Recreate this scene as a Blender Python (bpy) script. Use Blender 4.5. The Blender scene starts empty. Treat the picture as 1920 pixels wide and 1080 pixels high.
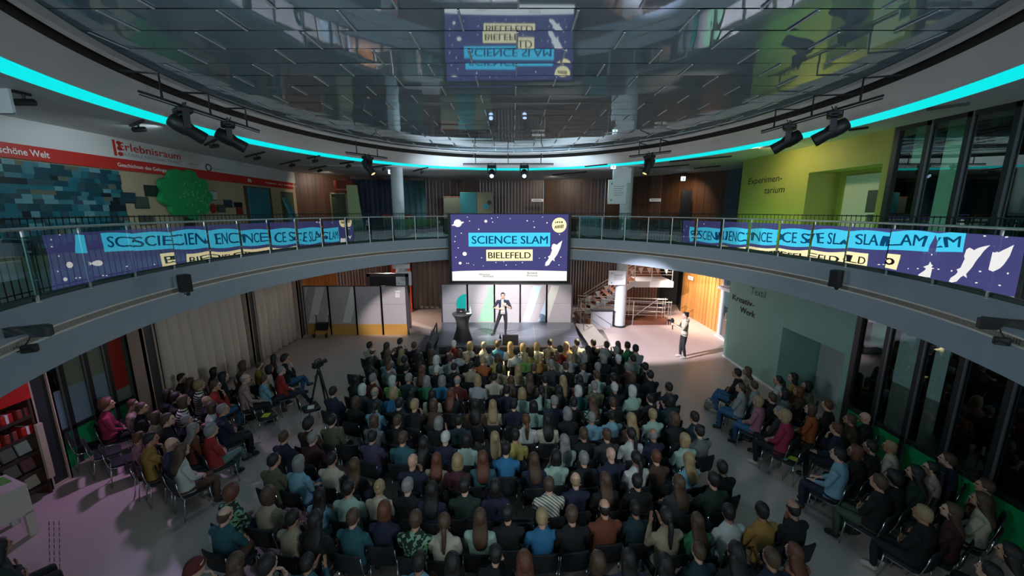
import bpy, bmesh, math, random
import numpy as np
from mathutils import Vector, Matrix, Euler

# ------------------------------------------------------------------ camera, world, exposure
scene = bpy.context.scene
C = scene.collection
CAM_Z = 5.5
PITCH = 0.1943
FPX = 736.0
cd = bpy.data.cameras.new('camera'); cam = bpy.data.objects.new('camera', cd); C.objects.link(cam)
cam.location = (0, 0, CAM_Z); cam.rotation_euler = (math.pi/2-PITCH, 0, 0)
cd.sensor_width = 36.0; cd.lens = 36.0*FPX/1920.0; cd.clip_start = 0.05; cd.clip_end = 200
scene.camera = cam
vs = scene.view_settings
vs.view_transform = 'Standard'; vs.look = 'None'; vs.gamma = 1.0; vs.use_curve_mapping = False
vs.exposure = 0.45
w = bpy.data.worlds.new('world'); scene.world = w; w.use_nodes = True
bg = w.node_tree.nodes['Background']; bg.inputs[0].default_value = (0.55, 0.75, 0.85, 1); bg.inputs[1].default_value = 0.50

def spot(loc, target, energy, color, angle, blend=.35, radius=.12, push=0.):
    d = bpy.data.lights.new('spot_lamp', 'SPOT'); d.energy = energy; d.color = color
    d.spot_size = math.radians(angle); d.spot_blend = blend; d.shadow_soft_size = radius
    o = bpy.data.objects.new('spot_lamp', d); C.objects.link(o)
    loc = Vector(loc)+(Vector(target)-Vector(loc)).normalized()*push
    o.location = loc
    o.rotation_euler = (Vector(target)-loc).to_track_quat('-Z', 'Y').to_euler()
    return o
def area(loc, target, energy, color, sx, sy):
    d = bpy.data.lights.new('area_lamp', 'AREA'); d.energy = energy; d.color = color
    d.shape = 'RECTANGLE'; d.size = sx; d.size_y = sy
    o = bpy.data.objects.new('area_lamp', d); C.objects.link(o); o.location = loc
    o.rotation_euler = (Vector(target)-Vector(loc)).to_track_quat('-Z', 'Y').to_euler()
    return o
# stage lighting (moving heads on the ring tracks, lamps under the gallery), added fill
spot((-5.2, 14.6, 7.0), (-.4, 12.8, .9), 9000, (1, .84, .40), 22, .7, .025, .75)      # warm wash, front rows and stage
spot((4.9, 14.6, 7.0), (1.9, 12.8, .9), 9000, (1, .84, .40), 22, .7, .025, .75)
spot((-6.3, 9.3, 7.0), (-.2, 16.6, 1.3), 5200, (1, .95, .93), 23, .5, .025, .75)      # white key light on the stage
spot((6.2, 9.3, 7.0), (-.2, 16.6, 1.3), 5200, (.90, .93, 1), 23, .5, .025, .75)
spot((-6.2, 8.3, 7.0), (6.4, 16.6, .4), 17000, (.93, .87, 1), 22, .45, .025, .75)      # floor by the stairs
spot((6.3, 8.3, 7.0), (-4.9, 17.0, 1.1), 9000, (1, .93, .92), 9.5, .6, .025, .75)       # display wall, right end
spot((-.95, 17.3, 6.9), (-1.2, 7.0, 0), 500, (.50, .68, 1), 60, .8)        # blue front pair over the seats
spot((.55, 17.3, 6.9), (.9, 7.0, 0), 500, (.50, .75, 1), 60, .8)
for lx in (-5.5, 5.5): spot((lx, -1.6, 6.8), (lx*.3, 10.5, 0), 480, (.82, .93, 1), 120, .9, .3)               # added fill behind the camera, standing in for dim house light
for lx in (-2.1, 0, 1.9): spot((lx, 18.47, 5.2), (lx*1.6, 15.2, 8.0), 420, (.70, .88, 1), 150, 1., .03)   # unseen uplights added behind the screen casing to lift the ceiling
for lx in (-5, 5): spot((lx, -1.8, 6.3), (0, 8.0, 8.2), 420, (.72, .88, 1), 130, 1., .05)                       # more unseen fill added behind the camera, aimed at the ceiling
spot((-3.6, 21.0, 7.3), (-3.2, 21.6, 4.2), 150, (.9, .95, 1), 130, .8)      # fill spots added to lighten the back gallery
spot((2.2, 22.5, 7.3), (2.6, 24.6, 5.6), 90, (1, .88, .76), 130, .8)
spot((8.6, 19.6, 7.3), (9.0, 21.2, 5.2), 120, (1, .85, .66), 100, .8)
spot((-9.0, 20.0, 7.3), (-10.0, 21.2, 6.2), 70, (1, .85, .70), 120, .8)
spot((-8.0, 9.5, 7.3), (-10.3, 9.5, 5.6), 60, (.75, .95, 1), 140, .9)  # small fill spot added to lift the left gallery wall
spot((5.2, 20.3, 3.15), (6.2, 19, 0), 220, (1, .92, .86), 150, .8)          # lamps under the gallery
spot((-6.2, 19.3, 3.15), (-6, 18.0, 0), 300, (1, .84, .70), 150, .8)
spot((7.6, 18.6, 3.1), (9.4, 18.9, 1.2), 650, (1, .85, .66), 120, .8)
for k in range(4): spot((7.9, 10.6+1.4*k, 4.45), (8.93, 10.6+1.4*k, 5.6), 15, (.22, 1, .15), 150, .9)   # green uplights on the gallery floor
spot((7.3, 12.6, 7.3), (8.93, 12.4, 6.2), 80, (1, .88, .45), 140, .9)
spot((-8.4, 8.6, 3.1), (-7.4, 6.0, 0), 110, (.74, .50, 1), 110, .8)         # violet lamp, left aisle

# ------------------------------------------------------------------ helpers
HZ = {}
def ray(px, py):
    u = (px-960)/FPX; v = (py-540)/FPX
    return Vector((u, math.cos(PITCH)-v*math.sin(PITCH), -math.sin(PITCH)-v*math.cos(PITCH)))
def at_z(px, py, z):
    d = ray(px, py); t = (z-CAM_Z)/d.z
    return Vector((0, 0, CAM_Z))+d*t
def at_y(px, py, y):
    d = ray(px, py); return Vector((0, 0, CAM_Z))+d*(y/d.y)
def at_x(px, py, x):
    d = ray(px, py); return Vector((0, 0, CAM_Z))+d*(x/d.x)
def at_plane(px, py, a, b):
    """hit of a sight line with the vertical plane through plan points a, b"""
    d = ray(px, py); nx, ny = -(b[1]-a[1]), (b[0]-a[0])
    t = (nx*a[0]+ny*a[1])/(nx*d.x+ny*d.y)
    return Vector((0, 0, CAM_Z))+d*t

S = 7.6; EA, EB = 1.0*S, 1.2698*S; ECX, ECY, EROT = .009*S, 1.262*S, .034
def ring(t, R=1.0, z=0.0, off=0.0):
    x, y = EA*R*math.sin(t), EB*R*math.cos(t)
    if off:
        nx, ny = math.sin(t)/EA, math.cos(t)/EB; l = math.hypot(nx, ny)
        x += off*nx/l; y += off*ny/l
    c, s = math.cos(EROT), math.sin(EROT)
    return Vector((ECX+c*x-s*y, ECY+s*x+c*y, z))

_M = {}
def mat(name, col, rough=.6, metal=0., emit=None, estr=1., bump=0., bscale=40., var=0., vscale=6., spec=None, coat=0.):
    if name in _M: return _M[name]
    m = bpy.data.materials.new(name); m.use_nodes = True; nt = m.node_tree; b = nt.nodes['Principled BSDF']
    b.inputs['Base Color'].default_value = (*col, 1); b.inputs['Roughness'].default_value = rough
    b.inputs['Metallic'].default_value = metal
    if spec is not None: b.inputs['Specular IOR Level'].default_value = spec
    if coat: b.inputs['Coat Weight'].default_value = coat
    if emit: b.inputs['Emission Color'].default_value = (*emit, 1); b.inputs['Emission Strength'].default_value = estr
    tc = None
    if bump or var:
        tc = nt.nodes.new('ShaderNodeTexCoord')
    if var:
        n = nt.nodes.new('ShaderNodeTexNoise'); n.inputs['Scale'].default_value = vscale; n.inputs['Detail'].default_value = 4
        nt.links.new(tc.outputs['Object'], n.inputs['Vector'])
        mx = nt.nodes.new('ShaderNodeMix'); mx.data_type = 'RGBA'
        mx.inputs[6].default_value = (*[max(0, c*(1-var)) for c in col], 1)
        mx.inputs[7].default_value = (*[min(1, c*(1+var)) for c in col], 1)
        nt.links.new(n.outputs['Fac'], mx.inputs[0]); nt.links.new(mx.outputs[2], b.inputs['Base Color'])
    if bump:
        n = nt.nodes.new('ShaderNodeTexNoise'); n.inputs['Scale'].default_value = bscale; n.inputs['Detail'].default_value = 3
        nt.links.new(tc.outputs['Object'], n.inputs['Vector'])
        bp = nt.nodes.new('ShaderNodeBump'); bp.inputs['Strength'].default_value = bump; bp.inputs['Distance'].default_value = .02
        nt.links.new(n.outputs['Fac'], bp.inputs['Height']); nt.links.new(bp.outputs['Normal'], b.inputs['Normal'])
    _M[name] = m
    return m
def wood_mat(name, c1, c2, rough=.45):
    """planks: each plank (mesh island) has its own tone, with grain along its height"""
    if name in _M: return _M[name]
    m = bpy.data.materials.new(name); m.use_nodes = True; nt = m.node_tree; b = nt.nodes['Principled BSDF']
    g = nt.nodes.new('ShaderNodeNewGeometry'); tc = nt.nodes.new('ShaderNodeTexCoord')
    mp = nt.nodes.new('ShaderNodeMapping'); mp.inputs['Scale'].default_value = (18, 18, .8)
    n = nt.nodes.new('ShaderNodeTexNoise'); n.inputs['Scale'].default_value = 2.0; n.inputs['Detail'].default_value = 5
    ad = nt.nodes.new('ShaderNodeMath'); ad.operation = 'MULTIPLY_ADD'; ad.inputs[1].default_value = .5
    mx = nt.nodes.new('ShaderNodeMix'); mx.data_type = 'RGBA'
    mx.inputs[6].default_value = (*c1, 1); mx.inputs[7].default_value = (*c2, 1)
    nt.links.new(tc.outputs['Object'], mp.inputs['Vector']); nt.links.new(mp.outputs['Vector'], n.inputs['Vector'])
    hf = nt.nodes.new('ShaderNodeMath'); hf.operation = 'MULTIPLY'; hf.inputs[1].default_value = .5
    nt.links.new(n.outputs['Fac'], hf.inputs[0])
    nt.links.new(g.outputs['Random Per Island'], ad.inputs[0]); nt.links.new(hf.outputs[0], ad.inputs[2])
    nt.links.new(ad.outputs[0], mx.inputs[0]); nt.links.new(mx.outputs[2], b.inputs['Base Color'])
    b.inputs['Roughness'].default_value = rough
    _M[name] = m
    return m

class MB:
    """collects shapes, builds ONE mesh object"""
    def __init__(s): s.v = []; s.f = []; s.mi = []
    def add(s, vs_, fs, m=0):
        n = len(s.v); s.v += [tuple(p) for p in vs_]; s.f += [tuple(i+n for i in f) for f in fs]; s.mi += [m]*len(fs); return s
    def quad(s, a, b, c, d, m=0): return s.add([a, b, c, d], [(0, 1, 2, 3)], m)
    def box(s, x0, y0, z0, x1, y1, z1, m=0, M=None, bev=0):
        vs_ = [Vector((x, y, z)) for z in (z0, z1) for y in (y0, y1) for x in (x0, x1)]
        if M: vs_ = [M@p for p in vs_]
        fs = [(0, 2, 3, 1), (4, 5, 7, 6), (0, 1, 5, 4), (2, 6, 7, 3), (0, 4, 6, 2), (1, 3, 7, 5)]
        return s.add(vs_, fs, m)
    def rbox(s, x0, y0, z0, x1, y1, z1, r, m=0, M=None, seg=3):
        """box with rounded vertical edges and softened top/bottom rims"""
        def outline(i):
            o = []
            for (cx, cy, a0) in ((x1-r, y1-r, 0), (x0+r, y1-r, 90), (x0+r, y0+r, 180), (x1-r, y0+r, 270)):
                for k in range(seg+1):
                    a = math.radians(a0+90*k/seg); o.append((cx+(r-i)*math.cos(a), cy+(r-i)*math.sin(a)))
            return o
        e = min(r*.5, (z1-z0)*.3)
        return s.loft([[Vector((x, y, z)) for x, y in outline(i)] for i, z in ((e, z0), (0, z0+e), (0, z1-e), (e, z1))], m, M)
    def loft(s, rings, m=0, M=None, cap=True, closed=False):
        n = len(rings[0]); vs_ = [p for r in rings for p in r]
        if M: vs_ = [M@Vector(p) for p in vs_]
        fs = []
        for i in range(len(rings)-1+(1 if closed else 0)):
            a = i*n; b = ((i+1) % len(rings))*n
            for j in range(n):
                k = (j+1) % n; fs.append((a+j, a+k, b+k, b+j))
        if cap and not closed:
            fs.append(tuple(reversed(range(n)))); fs.append(tuple(range((len(rings)-1)*n, len(rings)*n)))
        return s.add(vs_, fs, m)
    def tube(s, pts, r, n=8, m=0, closed=False, M=None):
        pts = [Vector(p) for p in pts]; rs = r if isinstance(r, (list, tuple)) else [r]*len(pts); rings = []; side = None
        for i, p in enumerate(pts):
            if closed: d = pts[(i+1) % len(pts)]-pts[i-1]
            else: d = pts[min(i+1, len(pts)-1)]-pts[max(i-1, 0)]
            if d.length < 1e-9: d = Vector((0, 0, 1))
            d.normalize()
            if side is None: side = d.orthogonal().normalized()
            side = (side-d*side.dot(d)); side = side.normalized() if side.length > 1e-6 else d.orthogonal().normalized()
            up = d.cross(side)
            rings.append([p+(side*math.cos(2*math.pi*k/n)+up*math.sin(2*math.pi*k/n))*rs[i] for k in range(n)])
        return s.loft(rings, m, M, True, closed)
    def lathe(s, prof, n=20, m=0, M=None):
        rings = [[Vector((r*math.cos(2*math.pi*k/n), r*math.sin(2*math.pi*k/n), z)) for k in range(n)] for r, z in prof]
        return s.loft(rings, m, M)
    def ell(s, c, r, n=14, k=9, m=0, M=None):
        rings = []
        for i in range(k+1):
            a = -math.pi/2+math.pi*(i+.001)/(k+.002)
            rings.append([Vector((c[0]+r[0]*math.cos(a)*math.cos(2*math.pi*j/n), c[1]+r[1]*math.cos(a)*math.sin(2*math.pi*j/n), c[2]+r[2]*math.sin(a))) for j in range(n)])
        return s.loft(rings, m, M)
    def prism(s, poly, F, d0, d1, m=0):
        """flat outline (a,b) on frame F pushed from d0 to d1 along the frame normal"""
        n = len(poly); vs_ = [F(a, b, d0) for a, b in poly]+[F(a, b, d1) for a, b in poly]
        fs = [tuple(range(n, 2*n)), tuple(reversed(range(n)))]+[(i, (i+1) % n, n+(i+1) % n, n+i) for i in range(n)]
        return s.add(vs_, fs, m)
    def text(s, body, F, size, d, m=0, align='LEFT', bold=0., shear=0., sx=1., warp=None):
        cu = bpy.data.curves.new('t', 'FONT'); cu.body = body; cu.size = size; cu.align_x = align; cu.offset = bold; cu.shear = shear; cu.resolution_u = 3
        o = bpy.data.objects.new('t', cu); C.objects.link(o)
        me = bpy.data.meshes.new_from_object(o.evaluated_get(bpy.context.evaluated_depsgraph_get()))
        s.add([F(v.co.x*sx, v.co.y, d) for v in me.vertices], [tuple(p.vertices) for p in me.polygons], m)
        bpy.data.objects.remove(o); bpy.data.curves.remove(cu); bpy.data.meshes.remove(me); return s
    def mesh(s, name, mats, smooth=False):
        me = bpy.data.meshes.new(name); me.from_pydata(s.v, [], s.f)
        for m in (mats if isinstance(mats, (list, tuple)) else [mats]): me.materials.append(m)
        me.polygons.foreach_set('material_index', s.mi)
        if smooth: me.polygons.foreach_set('use_smooth', [True]*len(me.polygons))
        me.update(); return me
    def build(s, name, mats, parent=None, smooth=False, loc=None, fix=True):
        me = s.mesh(name, mats, smooth)
        if fix:
            bm = bmesh.new(); bm.from_mesh(me); bmesh.ops.recalc_face_normals(bm, faces=bm.faces); bm.to_mesh(me); bm.free()
        o = bpy.data.objects.new(name, me); C.objects.link(o)
        if loc: o.location = loc
        if parent: o.parent = parent
        if smooth:
            try:
                me.set_sharp_from_angle(angle=math.radians(40))
            except Exception: pass
        return o
def frame(o, r, u):
    o, r, u = Vector(o), Vector(r).normalized(), Vector(u).normalized(); n = r.cross(u)
    return lambda a, b, c=0.: o+r*a+u*b+n*c
def tag(o, label=None, cat=None, group=None, kind=None):
    if label: o['label'] = label
    if cat: o['category'] = cat
    if group: o['group'] = group
    if kind: o['kind'] = kind
    return o
def empty(name, loc, label=None, cat=None, group=None, rz=0.):
    o = bpy.data.objects.new(name, None); C.objects.link(o); o.location = loc; o.rotation_euler = (0, 0, rz)
    o.empty_display_size = .1
    return tag(o, label, cat, group)
def struct(o): o['kind'] = 'structure'; return o
def inst(name, me, parent=None, M=None, mats=None):
    o = bpy.data.objects.new(name, me); C.objects.link(o)
    if parent: o.parent = parent
    if M is not None: o.matrix_local = M
    if mats:
        for i, m in enumerate(mats):
            if m: o.material_slots[i].link = 'OBJECT'; o.material_slots[i].material = m
    return o
ORD = ['', 'first', 'second', 'third', 'fourth', 'fifth', 'sixth', 'seventh', 'eighth', 'ninth', 'tenth', 'eleventh', 'twelfth', 'thirteenth',
       'fourteenth', 'fifteenth', 'sixteenth', 'seventeenth', 'eighteenth', 'nineteenth', 'twentieth']
def ordn(i):
    if i <= 20: return ORD[i]
    return {2: 'twenty', 3: 'thirty', 4: 'forty'}[i//10]+'-'+ORD[i % 10] if i % 10 else {30: 'thirtieth', 40: 'fortieth'}.get(i, 'twentieth')
def srgb(r, g, b):
    f = lambda c: (c/255/12.92 if c <= 10 else ((c/255+.055)/1.055)**2.4)
    return (f(r), f(g), f(b))
random.seed(7)
# ------------------------------------------------------------------ materials
PI = math.pi
M_floor = mat('linoleum', srgb(192, 172, 165), .42, var=.06, vscale=1.2, bump=.02, bscale=90)
M_fascia = mat('fascia_paint', srgb(154, 170, 182), .6, var=.02, vscale=2)
M_white = mat('white_paint', srgb(205, 205, 205), .6, var=.02, vscale=2)
M_gceil = mat('gallery_ceiling_paint', srgb(185, 188, 190), .65, var=.02, vscale=2)
M_dark = mat('black_metal', (.012, .012, .014), .45, bump=.02)
M_gap = mat('dark_brown_lip', (.03, .022, .017), .6, var=.1)
M_steel = mat('brushed_steel', (.62, .64, .64), .40, 1.0, bump=.01, bscale=200)
M_chrome = mat('chrome', (.7, .71, .72), .15, 1.0, bump=.005, bscale=200)
M_kerb = mat('dark_green_kerb', srgb(20, 62, 58), .35, var=.1)
M_led = mat('led_strip', (0, .1, .1), .5, emit=(0.0, .76, .77), estr=.78, var=.01)
M_teal = mat('teal_wall_paint', srgb(132, 172, 158), .65, var=.02, vscale=1.5)
M_lime = mat('lime_wall_paint', srgb(158, 156, 80), .65, var=.03, vscale=1.5)
M_green = mat('green_panel_paint', srgb(10, 150, 84), .5, var=.04, vscale=2)
M_door = mat('door_white', srgb(186, 190, 192), .5, var=.02)
M_black = mat('black_plastic', (.012, .012, .013), .5, var=.1)
M_letter = mat('sign_black_letter', (.01, .012, .012), .5, var=.05)
M_woodL = wood_mat('wood_dark_planks', (.09, .032, .012), (.22, .085, .03))
M_woodU = wood_mat('wood_gallery_planks', (.05, .019, .009), (.13, .052, .02))
M_woodB = wood_mat('wood_warm_planks', (.30, .12, .03), (.52, .24, .07))
M_lightwood = mat('pale_wood_edge', srgb(196, 170, 148), .5, var=.1, vscale=20)
M_mull = mat('window_mullion', (.018, .02, .022), .4, var=.1)
M_alu = mat('mullion_edge_aluminium', srgb(120, 125, 130), .35, .6, var=.05)
M_backroom = mat('dim_room_paint', srgb(86, 96, 80), .8, var=.1)
M_conc = mat('column_paint', srgb(190, 196, 200), .55, var=.02)
M_red = mat('red_panel', srgb(196, 40, 32), .5, var=.04)
M_beige = mat('beige_wall_paint', srgb(178, 160, 130), .7, var=.03)
M_paper = mat('white_paper', srgb(225, 226, 228), .6, var=.02)
def glass_mat(name, tint, refl, rough=.0):
    if name in _M: return _M[name]
    m = bpy.data.materials.new(name); m.use_nodes = True; nt = m.node_tree; nt.nodes.clear()
    out = nt.nodes.new('ShaderNodeOutputMaterial'); tr = nt.nodes.new('ShaderNodeBsdfTransparent'); gl = nt.nodes.new('ShaderNodeBsdfGlossy')
    mx = nt.nodes.new('ShaderNodeMixShader'); fr = nt.nodes.new('ShaderNodeLayerWeight'); fr.inputs['Blend'].default_value = .25
    ad = nt.nodes.new('ShaderNodeMath'); ad.operation = 'MULTIPLY_ADD'; ad.inputs[1].default_value = .5; ad.inputs[2].default_value = refl; ad.use_clamp = True
    tr.inputs[0].default_value = (*tint, 1); gl.inputs[0].default_value = (.95, .97, .98, 1); gl.inputs['Roughness'].default_value = rough
    nt.links.new(fr.outputs['Fresnel'], ad.inputs[0]); nt.links.new(ad.outputs[0], mx.inputs[0])
    nt.links.new(tr.outputs[0], mx.inputs[1]); nt.links.new(gl.outputs[0], mx.inputs[2]); nt.links.new(mx.outputs[0], out.inputs[0])
    _M[name] = m; return m
M_glass = glass_mat('railing_glass', (.30, .58, .55), .38)
M_wglass = glass_mat('window_glass', (.30, .36, .34), .14)
def mirror_mat():
    m = bpy.data.materials.new('mirror_ceiling_tile'); m.use_nodes = True; nt = m.node_tree; b = nt.nodes['Principled BSDF']
    g = nt.nodes.new('ShaderNodeNewGeometry'); mx = nt.nodes.new('ShaderNodeMix'); mx.data_type = 'RGBA'
    mx.inputs[6].default_value = (.37, .49, .57, 1); mx.inputs[7].default_value = (.42, .54, .63, 1)
    nt.links.new(g.outputs['Random Per Island'], mx.inputs[0]); nt.links.new(mx.outputs[2], b.inputs['Base Color'])
    b.inputs['Metallic'].default_value = .46; b.inputs['Roughness'].default_value = .035
    return m
M_mirror = mirror_mat()

# ------------------------------------------------------------------ floor, gallery slab, ceiling
ZG, ZS, ZR, ZC, ZM = 4.22, 3.23, 5.25, 7.4, 8.06
X0, X1, Y0, Y1 = -12.5, 12.5, -3.0, 28.0
struct(MB().quad((X0, Y0, 0), (X1, Y0, 0), (X1, Y1, 0), (X0, Y1, 0)).build('floor', M_floor))
mb = MB()      # the dark joints let into the floor at the left
for k, px in enumerate((92, 101, 111)):
    a = at_z(px, 978, 0); b = at_z(px+1.5, 1084, 0)
    for i in range(9):
        p = a.lerp(b, i/9.); q = a.lerp(b, (i+.72)/9.)
        mb.quad((p.x-.006, p.y, .003), (p.x+.006, p.y, .003), (q.x+.006, q.y, .003), (q.x-.006, q.y, .003))
struct(mb.build('trim_1', M_dark))
def outer(p):
    c = Vector((ECX, ECY)); d = Vector((p.x, p.y))-c
    s = min([((X1 if d.x > 0 else X0)-c.x)/d.x if abs(d.x) > 1e-6 else 1e9, ((Y1 if d.y > 0 else Y0)-c.y)/d.y if abs(d.y) > 1e-6 else 1e9])
    return c+d*s
NT = 240
TS = [-PI+2*PI*i/NT for i in range(NT)]
def ringplate(mb, R, z, m=0, off=0):
    n = len(mb.v); vs_ = []
    for t in TS:
        p = ring(t, R, z, off); q = outer(p); vs_ += [p, Vector((q.x, q.y, z))]
    mb.add(vs_, [(2*i, 2*((i+1) % NT), 2*((i+1) % NT)+1, 2*i+1) for i in range(NT)], m)
def ringband(mb, prof, m=0, t0=None, t1=None, n=NT):
    """sweeps a list of (R, z, off) round the hall's oval"""
    closed = t0 is None; ts = TS if closed else [t0+(t1-t0)*i/n for i in range(n+1)]
    k = len(prof); vs_ = [ring(t, R, z, o) for t in ts for R, z, o in prof]; fs = []
    for i in range(len(ts)-(0 if closed else 1)):
        a = i*k; b = ((i+1) % len(ts))*k
        for j in range(k-1): fs.append((a+j, a+j+1, b+j+1, b+j))
    mb.add(vs_, fs, m)
mb = MB(); ringplate(mb, 1, ZG); ringplate(mb, 1, ZS+.02, off=.1); struct(mb.build('gallery_slab', M_gceil))
mb = MB(); ringband(mb, [(1, ZS+.02, .1), (1, ZS, .1), (1, ZS, 0), (1, 3.685, 0), (1, 3.685, .02)]); ringband(mb, [(1, 3.835, .02), (1, 3.835, 0), (1, ZG, 0), (1, ZG+.02, 0), (1, ZG+.02, .06)])
struct(mb.build('trim_2', M_fascia, smooth=True))
mb = MB(); ringband(mb, [(1, 3.835, -.004), (1, 3.806, -.004), (1, 3.806, .07)]); ringband(mb, [(1, 3.685, -.004), (1, 3.714, -.004), (1, 3.714, .07)])
struct(mb.build('trim_3', mat('grille_rim', srgb(226, 222, 212), .4, var=.02)))
mb = MB(); ringband(mb, [(1, 3.70, .07), (1, 3.82, .07)])
struct(mb.build('trim_4', mat('grille_back', (.05, .043, .038), .7, var=.1)))
mb = MB()
for t in np.linspace(-2.5, 2.5, 900):
    t = float(t); a = ring(t, 1, 3.707, .012); b = ring(t, 1, 3.813, .012); a2 = ring(t, 1, 3.707, .07); b2 = ring(t, 1, 3.813, .07)
    mb.quad(a, a2, b2, b)
    t2 = t+.0011; c = ring(t2, 1, 3.707, .012); d = ring(t2, 1, 3.813, .012); mb.quad(a, b, d, c)
struct(mb.build('trim_5', mat('grille_fins', srgb(176, 166, 150), .5, var=.03), fix=False))
mb = MB(); ringband(mb, [(1, ZG+.0, .03), (1, ZG+.07, .03), (1, ZG+.07, .16), (1, ZG+.0, .16)]); struct(mb.build('trim_6', M_kerb))
# gallery ceiling, coloured light strip, cove, lip
mb = MB(); ringplate(mb, 1.0, ZC, off=.17); struct(mb.build('ceiling_gallery', M_gceil))
led = MB(); ringband(led, [(1, 7.385, .17), (1, 7.46, -.17)]); led = led.build('light_strip', M_led, smooth=True)
tag(led, 'glowing turquoise light strip running round the oval ceiling edge', 'light strip')
mb = MB(); ringband(mb, [(1, 7.38, .17), (1, 7.40, .17)]); ringband(mb, [(1, 7.48, -.17), (1, 7.45, -.17), (1, 7.45, -.19), (.965, 7.62, 0), (.945, 7.74, 0), (.93, 7.82, 0)])
struct(mb.build('trim_7', M_white, smooth=True))
mb = MB(); ringband(mb, [(.93, 7.82, 0), (.93, 7.83, .05), (.93, ZM+.02, .05)]); struct(mb.build('trim_8', M_gap))
mb = MB(); ringband(mb, [(.925, ZM-.10, 0), (.925, ZM-.02, 0), (.90, ZM-.02, 0)]); struct(mb.build('trim_9', M_white))
# mirror ceiling of staggered tiles, each hung a little out of true
mb = MB(); jm = MB(); rnd = random.Random(3)
TW, TH = 1.56, .64; yj = 7.58
for r in range(-13, 19):
    ya, yb = yj+TH*r, yj+TH*(r+1)
    for c in range(-7, 8):
        xa = .08+TW*(c+(.5 if r % 2 else 0)); xb = xa+TW; xm, ym = (xa+xb)/2, (ya+yb)/2
        dx, dy = (xm-ECX)/EA, (ym-ECY)/EB
        if math.hypot(dx, dy) > .99: continue
        g = .010; tilt = rnd.uniform(-.35, .35)+(.42 if r % 2 else -.3); roll = rnd.uniform(-.22, .22)
        tx, ty = math.tan(math.radians(tilt)), math.tan(math.radians(roll)); bow = rnd.uniform(-.0004, .0010)
        n = 4; vv = []; ff = []
        for j in range(n+1):
            for i in range(n+1):
                u, v = i/n, j/n; x = xa+g+(xb-xa-2*g)*u; y = ya+g+(yb-ya-2*g)*v
                vv.append((x, y, ZM+tx*(y-ym)+ty*(x-xm)-bow*4*(u*(1-u)+v*(1-v))))
        for j in range(n):
            for i in range(n): ff.append((j*(n+1)+i, (j+1)*(n+1)+i, (j+1)*(n+1)+i+1, j*(n+1)+i+1))
        mb.add(vv, ff)
        if math.hypot((xb-ECX)/EA, dy) < .955: jm.box(xb-.013, ya+.02, ZM-.022, xb+.013, yb-.02, ZM-.008)
o = mb.build('ceiling', M_mirror, smooth=True, fix=False); struct(o)
struct(jm.build('trim_10', mat('ceiling_joint', srgb(190, 196, 200), .5, .0, var=.02)))
struct(MB().quad((X0, Y0, 8.2), (X1, Y0, 8.2), (X1, Y1, 8.2), (X0, Y1, 8.2)).build('ceiling_upper', M_gap))

# ------------------------------------------------------------------ walls
def strip(name, pts, z0, z1, m, th=.12, side=1, parent=None):
    mb = MB()
    for (a, b) in zip(pts, pts[1:]):
        a, b = Vector((*a, 0)), Vector((*b, 0)); d = (b-a).normalized(); n = Vector((-d.y, d.x, 0))*side*th; e = d*.0
        P_ = [a-e, b+e, b+e+n, a-e+n]
        mb.add([Vector((p.x, p.y, z)) for z in (z0, z1) for p in P_], [(0, 1, 2, 3), (4, 5, 6, 7), (0, 1, 5, 4), (1, 2, 6, 5), (2, 3, 7, 6), (3, 0, 4, 7)])
    return mb.build(name, m, parent)
def planks(name, pts, z0, z1, m, w=.15, side=1):
    mb = MB(); rn = random.Random(len(pts)*7+int(z0*10)); k = 0
    for (a, b) in zip(pts, pts[1:]):
        a, b = Vector((*a, 0)), Vector((*b, 0)); L = (b-a).length; d = (b-a)/L; n = Vector((-d.y, d.x, 0))*side; q = max(1, int(L/w))
        for i in range(q):
            p0 = a+d*(L*i/q+.004); p1 = a+d*(L*(i+1)/q-.004); dep = .0 if k % 2 else .018; k += 1
            P_ = [p0+n*dep, p1+n*dep, p1+n*.06, p0+n*.06]
            mb.add([Vector((p.x, p.y, z)) for z in (z0, z1) for p in P_], [(0, 1, 2, 3), (4, 5, 6, 7), (0, 1, 5, 4), (1, 2, 6, 5), (2, 3, 7, 6), (3, 0, 4, 7)])
    return struct(mb.build(name, m))
# lower storey
struct(strip('wall_left', [(-9.9, -3), (-9.9, 17.0)], 0, ZS, M_backroom, side=1))
planks('wall_left_wood', [(-9.7, 16.9), (-9.3, 20.6)], 0, ZS, M_woodB)
planks('wall_back_left', [(-9.3, 20.6), (-6.2, 22.2), (-3.6, 22.6)], 0, ZS, M_woodL)
planks('wall_back', [(-3.6, 22.6), (3.0, 22.9), (7.0, 22.3), (8.35, 21.8)], 0, ZS, M_woodL)
planks('wall_right_wood', [(9.35, 21.2), (9.42, 17.25)], 0, ZS, M_woodB)
struct(strip('wall_right_niche', [(8.35, 21.8), (8.9, 23.2), (9.8, 22.8), (9.35, 21.2)], 0, ZS, M_dark))
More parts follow.
